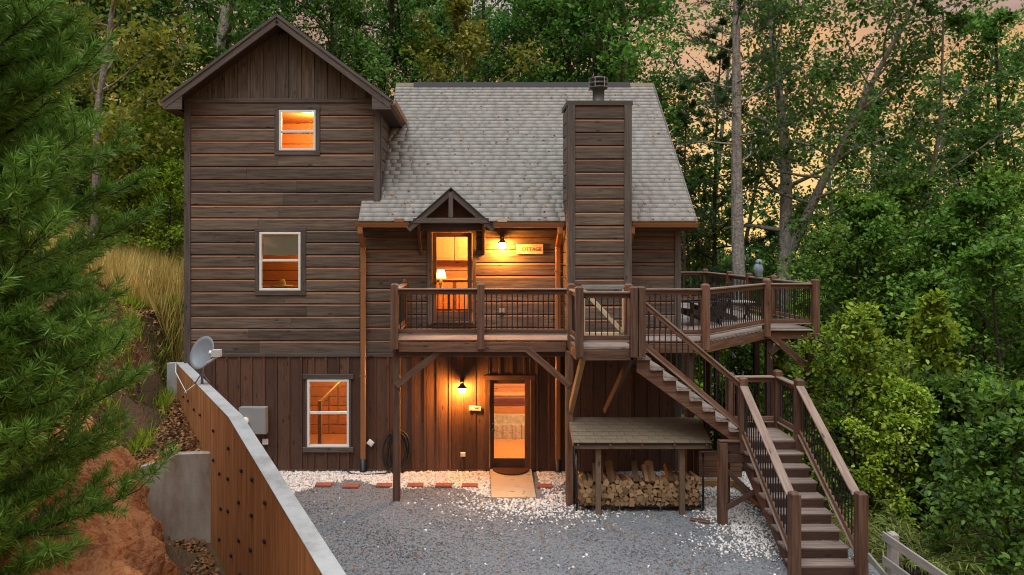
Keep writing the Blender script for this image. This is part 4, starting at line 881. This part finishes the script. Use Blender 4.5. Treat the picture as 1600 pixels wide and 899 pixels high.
# ------------------------------------------------------------------ loose stones, litter, grass
def stones(name, pos, size, m, seed, tone):
    r = np.random.default_rng(seed); n = len(pos)
    base = np.array([(1, 0, 0), (0, 1, 0), (-1, 0, 0), (0, -1, 0), (0, 0, .75), (0, 0, -.5)], float)
    tri = np.array([(0, 1, 4), (1, 2, 4), (2, 3, 4), (3, 0, 4), (1, 0, 5), (2, 1, 5), (3, 2, 5), (0, 3, 5)])
    sc = size[:, None, None] * (base[None] * r.uniform(.65, 1.3, (n, 6, 1)) + r.normal(0, .12, (n, 6, 3)))
    a = r.uniform(0, 6.28, n); c, s = np.cos(a), np.sin(a); til = r.normal(0, .35, (n, 2))
    X = sc[..., 0] * c[:, None] - sc[..., 1] * s[:, None]; Y = sc[..., 0] * s[:, None] + sc[..., 1] * c[:, None]; Z = sc[..., 2] + X * til[:, :1] + Y * til[:, 1:]
    V = np.stack([X, Y, Z], -1) + pos[:, None, :]
    Q = (tri[None] + (np.arange(n) * 6)[:, None, None]).reshape(-1, 3)
    return tag(obj(name, npmesh(name, V.reshape(-1, 3), Q, m, np.repeat(tone, 8))), kind='stuff')
r = np.random.default_rng(5)
def pebdens(x, y):
    e = -1.2 - .35 * np.sin(x * 1.1 + 1) - .25 * np.sin(x * 2.7)
    a = sstep((y - e + .08) / .22)
    b = np.exp(-(((x - 1.3) / 1.15) ** 2 + ((y + 2.0) / .7) ** 2)) * .6
    c = np.exp(-(((x - 4.9) / .5) ** 2 + ((y + 2.6) / 1.2) ** 2)) * .85
    d = np.exp(-(((x - 5.2) / .9) ** 2 + ((y + 4.0) / .45) ** 2)) * .6
    return np.clip(np.maximum(np.maximum(a, b), np.maximum(c, d)), .0015, 1)
p = np.stack([r.uniform(-6.6, 6.3, 120000), r.uniform(-7, -.05, 120000)], -1)
vis = p[:, 0] > -6.9 - .585 * p[:, 1] + .25
k = (r.random(120000) < pebdens(p[:, 0], p[:, 1])) & vis
def offramp(q): return ~((q[:, 0] > PX(764)) & (q[:, 0] < PX(838)) & (q[:, 1] > -1.8))
q = p[k]; q = q[offramp(q)][:30000]; n = len(q)
stones('white_pebbles', np.c_[q, np.full(n, .012)], r.uniform(.016, .038, n), PEB, 1, np.clip(r.normal(.66, .28, n), 0, 1))
p = np.stack([r.uniform(-6.2, 6.3, 70000), -.2 - 7 * r.random(70000) ** .8], -1)
k = (r.random(70000) > pebdens(p[:, 0], p[:, 1]) * .97) & (p[:, 0] > -6.9 - .585 * p[:, 1] + .25); q = p[k]; q = q[offramp(q)][:42000]; n = len(q)
stones('gravel_stones', np.c_[q, np.full(n, .006)], r.uniform(.008, .024, n), STONE, 2, np.clip(r.normal(.4, .22, n) + .14 * wob(q[:, 0], q[:, 1], 1.3, .4) + .08 * wob(q[:, 0], q[:, 1], 3.7, 1.1), 0, 1))

def leafmesh(name, P, D, Nn, ln, wd, m, v, fold=.15):
    """one rhombic leaf per point: P base, D axis, Nn rough normal"""
    D = D / (np.linalg.norm(D, axis=1)[:, None] + 1e-9); Sd = np.cross(D, Nn); Sd /= np.linalg.norm(Sd, axis=1)[:, None] + 1e-9; U = np.cross(Sd, D)
    ln = ln[:, None]; wd = wd[:, None]
    V = np.stack([P, P + D * ln * .45 + Sd * wd + U * wd * fold * 2, P + D * ln, P + D * ln * .45 - Sd * wd + U * wd * fold * 2], 1).reshape(-1, 3)
    return npmesh(name, V, np.arange(len(P) * 4).reshape(-1, 4), m, v)
def rdir(n, r): d = r.normal(0, 1, (n, 3)); return d / np.linalg.norm(d, axis=1)[:, None]
def roundleaf(name, P, D, Nn, ln, wd, m, v, fold=.25):
    D = D / (np.linalg.norm(D, axis=1)[:, None] + 1e-9); Sd = np.cross(D, Nn); Sd /= np.linalg.norm(Sd, axis=1)[:, None] + 1e-9; U = np.cross(Sd, D)
    ln = ln[:, None]; wd = wd[:, None]; h = U * wd * fold; dr = U * ln * -.12
    V = np.stack([P, P + D * ln * .25 + Sd * wd * .85 + h, P + D * ln * .68 + Sd * wd * .75 + h + dr * .5, P + D * ln + dr, P + D * ln * .68 - Sd * wd * .75 + h + dr * .5, P + D * ln * .25 - Sd * wd * .85 + h], 1).reshape(-1, 3)
    b = np.arange(len(P))[:, None] * 6; Q = np.concatenate([b + np.array([0, 1, 2, 3]), b + np.array([0, 3, 4, 5])])
    return npmesh(name, V, Q, m, np.concatenate([v, np.clip(v * .93, 0, 1)]))
# fallen leaves on the drive and the slope
n = 620; q = np.stack([r.uniform(-5, 6, n), r.uniform(-6, -.4, n)], -1); q = q[q[:, 0] > -6.9 - .585 * q[:, 1] + .3]; n = len(q)
d_ = rdir(n, r); d_[:, 2] *= .25
tag(obj('fallen_leaves', leafmesh('fallen_leaves', np.c_[q, np.full(n, .035)], d_, np.tile([0, 0, 1.], (n, 1)) + r.normal(0, .3, (n, 3)), r.uniform(.03, .09, n), r.uniform(.01, .025, n), LITTER, r.random(n))), kind='stuff')
n = 30000; q = np.stack([r.uniform(-10, -3.4, n), r.uniform(-6.5, 7, n)], -1); dd = cutdist(q[:, 0], q[:, 1]); kk = ((dd > .05) & (q[:, 1] > -3.9)) | ((q[:, 1] < -3.8) & (dd < 0) & (q[:, 0] < -7.05 - .585 * q[:, 1])) | ((q[:, 1] > -3.6) & (q[:, 1] < -.1) & (q[:, 0] < -6.95 - .585 * q[:, 1])); q = q[kk]; n = len(q)
d_ = rdir(n, r); d_[:, 2] *= .3
tag(obj('leaf_litter', leafmesh('leaf_litter', np.c_[q, height(q[:, 0], q[:, 1]) + .02], d_, np.tile([0, 0, 1.], (n, 1)) + r.normal(0, .35, (n, 3)), r.uniform(.06, .13, n), r.uniform(.02, .04, n), LITTER, r.random(n))), kind='stuff')
n = 170; u_ = r.random(n) * (RX1 - RX0 - .1) + RX0 + .05; v_ = r.random(n) ** 1.5 * sl_ * .95; d_ = rdir(n, r) * np.array([1, .7, .7]); d_ -= np.array(nn) * (d_ @ np.array(nn))[:, None]
tag(obj('roof_leaves', leafmesh('roof_leaves', np.stack([u_, EY + uy[1] * v_, EZ + uy[2] * v_], -1) + np.array(nn) * .03, d_, np.tile(np.array(nn), (n, 1)) + r.normal(0, .25, (n, 3)), r.uniform(.04, .1, n), r.uniform(.012, .028, n), LITTER, r.random(n))), kind='stuff')
def blades(name, q, hmin, hmax, m, seed, lean=.35, wd=.008):
    r = np.random.default_rng(seed); n = len(q); z = height(q[:, 0], q[:, 1]); D = rdir(n, r) * lean; D[:, 2] = 1
    return tag(obj(name, leafmesh(name, np.c_[q, z - .02], D, rdir(n, r), r.uniform(hmin, hmax, n), np.full(n, wd), m, np.clip(r.normal(.55, .25, n), 0, 1))), kind='stuff')
n = 26000; q = np.stack([r.uniform(-13, -6.95, n), r.uniform(1.0, 8, n)], -1); q = q[(wob(q[:, 0], q[:, 1], 1.1, 2) > -.5)]
blades('tall_grass', q, .5, 1.35, GRASS, 8, .4, .011)
n = 5000; c = np.stack([r.uniform(-9, -6.3, 60), r.uniform(-3.8, 2.5, 60)], -1); q = c[r.integers(0, 60, n)] + r.normal(0, .12, (n, 2)); q = q[cutdist(q[:, 0], q[:, 1]) > .1]
blades('green_grass', q, .15, .45, LEAFB, 9, .7)

# ------------------------------------------------------------------ trees
def branch(p, d, ln, n, wander, lift, r):
    P = [np.array(p, float)]; d = np.array(d, float)
    for i in range(n):
        d = d + r.normal(0, wander, 3) + np.array([0, 0, lift]); d /= np.linalg.norm(d); P.append(P[-1] + d * ln / n)
    return np.array(P)
def join(parts):
    V = []; Q = []; k = 0
    for v, q in parts: V.append(v); Q.append(q + k); k += len(v)
    return np.concatenate(V), np.concatenate(Q)
def gen_tree(seed, Ht, base, rad, tr_, nl, per, lsize, lmat, bmat, shape=1., lean=(0, 0), fork=False, drop=.1, spread=1.):
    r = np.random.default_rng(seed); tubes = []; LP = []; LD = []
    T = branch((0, 0, 0), (lean[0], lean[1], 1), Ht, 14, .045, .03, r); rt = np.linspace(1, .12, 15) ** .9 * tr_; rt[0] *= 1.35
    tubes.append(tubevf(T, rt, 9)); stems = [(T, rt)]
    if fork:
        i = 5; T2 = branch(T[i], (.42, -.05, 1), Ht * .6, 10, .06, .03, r); r2_ = np.linspace(rt[i] * .75, .03, 11); tubes.append(tubevf(T2, r2_, 7)); stems.append((T2, r2_))
    for T, rt in stems:
        m = len(T) - 1; zb = base / Ht if T is stems[0][0] else .15
        for k in range(nl):
            t = zb + (1 - zb) * (k + r.random()) / nl; f = t * m; i = min(int(f), m - 1); p = T[i] + (T[i + 1] - T[i]) * (f - i)
            u = (t - zb) / (1 - zb); prof = (math.sin(math.pi * min(1, .18 + u * .8)) ** .7) * shape + (1 - u) * (1 - shape)
            a = k * 2.4 + r.normal(0, .4); e = .15 + .75 * u + r.normal(0, .15); ln = rad * prof * r.uniform(.7, 1.15)
            Bp = branch(p, (math.cos(a) * math.cos(e), math.sin(a) * math.cos(e), math.sin(e)), ln, 6, .16, .04, r); rb = np.linspace(max(.02, np.interp(f, range(m + 1), rt) * .42), .012, 7)
            tubes.append(tubevf(Bp, rb, 5))
            for s in range(7):
                g = r.uniform(.25, 1) * 6; j = min(int(g), 5); b0 = Bp[j] + (Bp[j + 1] - Bp[j]) * (g - j); dd = (Bp[j + 1] - Bp[j]); dd = dd / np.linalg.norm(dd) + r.normal(0, .75, 3); dd[2] += .1; dd /= np.linalg.norm(dd)
                Sb = branch(b0, dd, ln * r.uniform(.25, .5), 3, .2, -drop * .3, r); tubes.append(tubevf(Sb, np.linspace(.014, .005, 4), 3))
                w_ = r.random((per, 1)); c = Sb[0] * (1 - w_) + Sb[-1] * w_ + r.normal(0, (.12 + .055 * ln) * spread, (per, 3)) * np.array([1, 1, .55])
                LP.append(c); LD.append(rdir(per, r) + dd * .6 + np.array([0, 0, -drop]))
    V, Q = join(tubes); P = np.concatenate(LP); D = np.concatenate(LD); n = len(P)
    sz = r.uniform(.7, 1.3, n) * lsize; v = np.clip(r.normal(.45, .24, n), 0, 1)
    Nn = rdir(n, r) + np.array([0, 0, 1.4])
    return npmesh('trunk', V, Q, bmat, smooth=True), (roundleaf if Ht < 6 else leafmesh)('crown', P, D, Nn, sz, sz * .33, lmat, v)
def gen_pine(seed, Ht, base, rad, tr_, nl, lmat, bmat, tufts=5, needles=16, nlen=.17):
    r = np.random.default_rng(seed); tubes = []; LP = []; LD = []
    T = branch((0, 0, 0), (0, 0, 1), Ht, 12, .012, .02, r); rt = np.linspace(1, .1, 13) * tr_; tubes.append(tubevf(T, rt, 10))
    for k in range(nl):
        t = base / Ht + (1 - base / Ht) * (k + r.random()) / nl; f = t * 12; i = min(int(f), 11); p = T[i] + (T[i + 1] - T[i]) * (f - i); u = (t - base / Ht) / (1 - base / Ht)
        a = k * 2.4 + r.normal(0, .3); ln = rad * (1 - u * .8) * r.uniform(.6, 1.1); Bp = branch(p, (math.cos(a), math.sin(a), .1 + .3 * u), ln, 6, .1, .03, r); tubes.append(tubevf(Bp, np.linspace(.05 * (1 - u * .6), .01, 7), 5))
        for s in range(9):
            g = r.uniform(.3, 1) * 6; j = min(int(g), 5); b0 = Bp[j] + (Bp[j + 1] - Bp[j]) * (g - j); dd = Bp[j + 1] - Bp[j]; dd = dd / np.linalg.norm(dd) + r.normal(0, .6, 3) * np.array([1, 1, .4]); dd /= np.linalg.norm(dd)
            Sb = branch(b0, dd, ln * r.uniform(.15, .32), 2, .1, .05, r); tubes.append(tubevf(Sb, np.linspace(.012, .006, 3), 3))
            for q in range(tufts):
                c = Sb[0] + (Sb[-1] - Sb[0]) * (q + 1) / tufts; LP.append(np.tile(c, (needles, 1)) + r.normal(0, .02, (needles, 3))); LD.append(rdir(needles, r) + dd * 1.1 + np.array([0, 0, .25]))
    V, Q = join(tubes); P = np.concatenate(LP); D = np.concatenate(LD); n = len(P); sz = r.uniform(.7, 1.2, n) * nlen
    return npmesh('trunk', V, Q, bmat, smooth=True), leafmesh('crown', P, D, rdir(n, r), sz, sz * .055, lmat, np.clip(r.normal(.45, .25, n), 0, 1))
KIND = {
    'oak': gen_tree(1, 21, 3.5, 5.2, .30, 30, 54, .20, LEAF, BARKD, spread=.8), 'maple': gen_tree(2, 18, 2.2, 4.4, .22, 30, 60, .18, LEAF, BARKD, spread=.8),
    'poplar': gen_tree(3, 24, 7, 4.0, .28, 28, 60, .22, LEAF, BARK), 'hickory': gen_tree(4, 17, 3, 4.0, .17, 26, 50, .22, LEAFY, BARK),
    'sapling': gen_tree(5, 8, .8, 2.6, .08, 24, 46, .17, LEAFB, BARKD), 'forked': gen_tree(6, 22, 8.5, 5.6, .42, 24, 58, .20, LEAF, BARK, lean=(.05, 0), fork=True),
    'pine': gen_pine(7, 25, 11, 3.6, .33, 34, NEEDD, BARK), 'scrub_pine': gen_pine(8, 15, 3, 2.8, .14, 34, NEEDD, BARKD),
    'shrub': gen_tree(9, 3.6, .3, 1.7, .04, 32, 30, .115, LEAFM, BARKD, shape=.7, spread=.6), 'bright_shrub': gen_tree(10, 4.6, .4, 1.9, .05, 32, 30, .105, LEAFB, BARKD, shape=.7, spread=.6),
    'sprig': gen_tree(14, 5.2, .5, 1.3, .035, 26, 22, .12, LEAFB, BARKD, shape=.5, spread=.5), 'big_leaf': gen_tree(15, 3.2, .2, 1.5, .035, 30, 26, .13, LEAFM, BARKD, shape=.7, spread=.6),
    'airy': gen_tree(16, 21, 4.5, 5.4, .2, 26, 34, .19, LEAF, BARK, spread=.6),
    'layered': gen_tree(12, 11, 1.5, 3.6, .11, 30, 52, .16, LEAFM, BARKD, spread=.75)}
def tree(kind, name, x, y, sc=1., rz=None, label='', cat='tree', group=None, z=None, tilt=0):
    zz = (H(x, y) if z is None else z) - .15
    o = empty(name, (x, y, zz), label, cat, group, random.uniform(0, 6.28) if rz is None else rz)
    o.scale = (sc, sc, sc * random.uniform(.94, 1.06))
    for n_, me in zip(('trunk', 'crown'), KIND[kind]):
        c = bpy.data.objects.new(n_, me); COL.objects.link(c); c.parent = o
    return o
GB = 'forest trees behind the cabin'; GL = 'forest trees on the left hillside'; GR = 'forest trees right of the deck'
# distinct ones
tree('pine', 'pine_tree', PX(1157, 11), 11, 1.0, .4, 'tall straight pine with bare pale trunk rising behind the right deck', 'tree')
tree('forked', 'forked_tree', PX(1213, 12.5), 12.5, 1.0, 0, 'big pale-barked tree forking to the right behind the deck corner', 'tree')
tree('scrub_pine', 'slender_pine', PX(1112, 16), 16, 1.15, 1., 'slender dark-trunked pine between the cabin roof edge and the bare pale pine', 'tree')
tree('poplar', 'straight_tree', PX(292, 9), 9, .95, 2., 'straight grey-brown tree rising right behind the left cabin gable edge', 'tree')
tree('hickory', 'yellowing_tree', PX(148, 4.5), 4.5, .8, 1., 'yellow-green leaved tree with thin grey trunk left of the cabin', 'tree')
tree('hickory', 'yellowing_tree', PX(735, 13), 13, .95, 3., 'yellowing tree directly above the middle of the roof ridge', 'tree')
for i, (px, Y, k, s) in enumerate(((345, 15, 'maple', 1.0), (430, 19, 'oak', 1.0), (500, 15, 'maple', .95), (570, 17, 'oak', .95), (640, 21, 'poplar', 1.0), (690, 17, 'maple', 1.0), (800, 20, 'oak', .95), (868, 15.5, 'oak', .95), (930, 17, 'maple', 1.15), (1000, 21, 'oak', 1.15), (895, 21, 'oak', 1.2), (1030, 18, 'poplar', 1.15), (400, 23, 'maple', 1.3), (470, 26, 'poplar', 1), (760, 28, 'oak', 1), (905, 28, 'poplar', .9), (610, 28, 'maple', 1.1))):
    tree(k, 'leafy_tree', PX(px, Y), Y, s, None, 'leafy green forest tree rising behind the cabin roof', 'tree', GB)
for i, (px, Y, k, s) in enumerate(((30, 9, 'maple', 1), (95, 14, 'oak', .95), (170, 11, 'maple', .85), (215, 16, 'oak', 1), (260, 20, 'maple', 1.05), (20, 17, 'oak', 1), (120, 24, 'oak', 1), (-60, 12, 'oak', 1), (-150, 8, 'maple', 1))):
    tree(k, 'leafy_tree', PX(px, Y), Y, s, None, 'dark leafy forest tree on the hillside left of the cabin', 'tree', GL)
for i, (px, Y, k, s) in enumerate(((1040, 19, 'hickory', 1.0), (1085, 21, 'airy', 1.1), (1135, 24, 'airy', .95), (1290, 17, 'airy', .95), (1345, 23, 'poplar', .9), (1400, 15, 'airy', 1.0), (1450, 20, 'oak', .8), (1520, 14, 'airy', 1.1), (1585, 18, 'maple', .95), (1640, 12, 'oak', 1), (1250, 22, 'maple', .7), (1345, 12, 'maple', .6), (1480, 10, 'maple', .62), (1600, 8, 'maple', .6), (1200, 26, 'maple', .75), (1420, 27, 'maple', .75), (1560, 25, 'airy', 1.0), (1100, 26, 'maple', .75), (1545, 20, 'airy', 1.15), (1475, 24, 'airy', 1.1))):
    tree(k, 'leafy_tree', PX(px, Y), Y, s, None, 'dark leafy forest tree on the slope right of the deck', 'tree', GR)
for i, (px, Y, s) in enumerate(((160, 6.5, .62), (205, 5.6, .6), (250, 6.6, .62), (205, 10.5, .8), (258, 11, .85), (268, 5.0, .5))):
    tree('sapling', 'understory_tree', PX(px, Y), Y, s, None, 'bright green understory tree in the gap left of the cabin', 'tree', 'bright saplings left of the cabin')
for i, (px, Y, s) in enumerate(((1075, 17, .85), (1110, 20, .9), (1180, 18, .9), (1240, 16, .8), (1290, 12, .8), (1140, 13, .7))):
    tree('sapling', 'understory_tree', PX(px, Y), Y, s, None, 'light green understory tree seen past the far deck railing', 'tree', 'saplings behind the deck')
for i, (px, Y, s) in enumerate(((1325, 9, .95), (1400, 7.5, .9), (1470, 6, .95), (1545, 5, 1.0), (1600, 3, .9), (1440, 11, 1.15), (1530, 10, 1.15))):
    tree('layered', 'layered_tree', PX(px, Y), Y, s, None, 'mid-green tree with layered branches in the woods right of the deck', 'tree', 'layered green trees at right')
for i, (px, Y, s) in enumerate(((1070, 13, .9), (1330, 10, .7))):
    tree('scrub_pine', 'small_pine', PX(px, Y), Y, s, None, ['small dark pine beside the cabin roof edge at right', 'small dark pine standing in the woods right of the deck'][i], 'tree')
SL = ['bright leafy shrub directly right of the lower stair railing', 'tall light-green shrub topped with yellowish leaves right of the stairs', 'dark green shrub at the right picture edge beyond the stairs', 'low green shrub above the feathery plant', 'broad-leaved shrub in the middle of the right thicket', 'shrub behind the landing under the deck corner', 'dark shrub in the lower right corner beyond the fence', 'shrub rising behind the broad-leaved thicket at right', 'green shrub under the far corner of the deck', 'light shrub at the foot of the deck corner post', 'green shrub between the stair railing and the tall light-green shrub', 'yellow-green bushy shrub behind the broad-leaved thicket']
for (px, Y, k, s), lb in zip(((1330, -.5, 'bright_shrub', 1.05), (1440, .5, 'sprig', 1.15), (1570, -1.5, 'big_leaf', 1.3), (1385, -2.0, 'bright_shrub', .7), (1475, -1.5, 'big_leaf', 1.25), (1235, 1.2, 'sprig', .7), (1570, -4.6, 'shrub', .9), (1530, 3, 'shrub', 1.3), (1180, 4, 'shrub', 1), (1300, 2.5, 'sprig', 1.1), (1380, .2, 'shrub', .95), (1500, 1.0, 'bright_shrub', 1.0)), SL):
    tree(k, 'shrub', PX(px, Y), Y, s, None, lb, 'shrub', None)
# feathery plant
r = np.random.default_rng(21); fx_, fy_ = PX(1425, -4.2), -4.2; fz_ = H(fx_, fy_); LP = []; LD = []; tubes = []
for i in range(46):
    a = r.uniform(0, 6.28); Bp = branch((fx_ + r.normal(0, .15), fy_ + r.normal(0, .15), fz_), (math.cos(a) * .7, math.sin(a) * .7, 1), r.uniform(1.2, 1.9), 8, .06, -.17, r); tubes.append(tubevf(Bp, np.linspace(.012, .004, 9), 4))
    for j in range(3, 9):
        for q in range(16): LP.append(Bp[j - 1] + (Bp[j] - Bp[j - 1]) * r.random()); LD.append((Bp[j] - Bp[j - 1]) / .2 + r.normal(0, .6, 3) + np.array([0, 0, -.5]))
fp = empty('feathery_plant', (fx_, fy_, fz_), 'feathery yellow-green drooping plant beside the weathered fence', 'plant')
V, Q = join(tubes); obj('stems', npmesh('stems', V, Q, BARKD), fp); n = len(LP); obj('foliage', leafmesh('foliage', np.array(LP), np.array(LD), rdir(n, r), r.uniform(.12, .26, n), np.full(n, .008), FERN, np.clip(r.normal(.5, .25, n), 0, 1)), fp)
# near pine at the left
r = np.random.default_rng(31); tubes = []; LP = []; LD = []; tx_, ty_ = -5.2, -9.7; tz_ = H(tx_, ty_)
T = branch((tx_, ty_, tz_ - .2), (.0, 0, 1), 9.5, 12, .012, .02, r); tubes.append(tubevf(T, np.linspace(.13, .03, 13), 10)); NB = 250
for k in range(NB):
    t = .97 * ((k + r.random()) / NB) ** .95; f = t * 12; i = min(int(f), 11); p = T[i] + (T[i + 1] - T[i]) * (f - i)
    a = k * 2.4 + r.normal(0, .25); ln = (1.95 + .3 * math.sin(math.pi * min(1, t * 1.8)) - 1.35 * max(0, t - .25)) * r.uniform(.6, 1.0); vis_ = math.cos(a) > -.25
    Bp = branch(p, (math.cos(a), math.sin(a), .22 + .4 * t), ln, 7, .07, .05, r); tubes.append(tubevf(Bp, np.linspace(.024, .006, 8), 5))
    ns = 20 if vis_ else 9
    for s in range(ns):
        g = (.15 + .85 * (s + r.random()) / ns) * 7; j = min(int(g), 6); b0 = Bp[j] + (Bp[j + 1] - Bp[j]) * (g - j); dd = Bp[j + 1] - Bp[j]; dd /= np.linalg.norm(dd)
        sd = np.cross(dd, [0, 0, 1]) * (1 if s % 2 else -1); d2 = dd * .9 + sd * r.uniform(.3, .9) + r.normal(0, .2, 3) + np.array([0, 0, .15]); d2 /= np.linalg.norm(d2)
        Sb = branch(b0, d2, ln * r.uniform(.14, .27), 3, .08, .05, r); tubes.append(tubevf(Sb, np.linspace(.006, .003, 4), 3))
        for q in range(7):
            c = Sb[0] + (Sb[-1] - Sb[0]) * (.1 + .9 * (q + r.random()) / 7); nn_ = 16
            LP.append(np.tile(c, (nn_, 1))); LD.append(rdir(nn_, r) * .95 + d2 * .8 + np.array([0, 0, .12]))
V, Q = join(tubes); P = np.concatenate(LP); D = np.concatenate(LD); n = len(P)
np_ = empty('near_pine_tree', (tx_, ty_, tz_), 'dense bright green young pine filling the left foreground', 'tree')
M_ = Matrix.Identity(4)
obj('trunk', npmesh('trunk', V, Q, BARKD, smooth=True), np_, M_); sz = r.uniform(.09, .15, n)
obj('crown', leafmesh('crown', P, D, rdir(n, r), sz, np.full(n, .0058), NEED, np.clip(r.normal(.5, .25, n), 0, 1)), np_, M_)
np2 = empty('near_pine_tree', (tx_ - .75, ty_ + 1.5, H(tx_ - .75, ty_ + 1.5)), 'second young pine close behind the left foreground pine', 'tree', None, 2.2)
for c_ in [c for c in np_.children]:
    k_ = c_.copy(); COL.objects.link(k_); k_.parent = np2
tag(np_, group='young pines at the left edge'); tag(np2, group='young pines at the left edge')
# woods beyond, too far to tell tree from tree
r = np.random.default_rng(41); n = 60000; ang = r.uniform(-1.0, 1.0, n); dist = r.uniform(44, 75, n)
x = np.sin(ang) * dist; y = CAMY + np.cos(ang) * dist; left = sstep((-x + 5) / 30); topz = 4.0 + 9 * left + 3.0 * wob(x, y, .17, 1) + 1.5 * wob(x, y, .5, 2)
z = topz - (topz + 16 - 14 * left) * r.random(n) ** 1.3; sz = r.uniform(.5, 1.0, n)
tag(obj('distant_woods', leafmesh('distant_woods', np.stack([x, y, z], -1), rdir(n, r), rdir(n, r) + np.array([0, -.6, .8]), sz, sz * .38, LEAF, np.clip(r.normal(.4, .25, n), 0, 1))), kind='stuff')
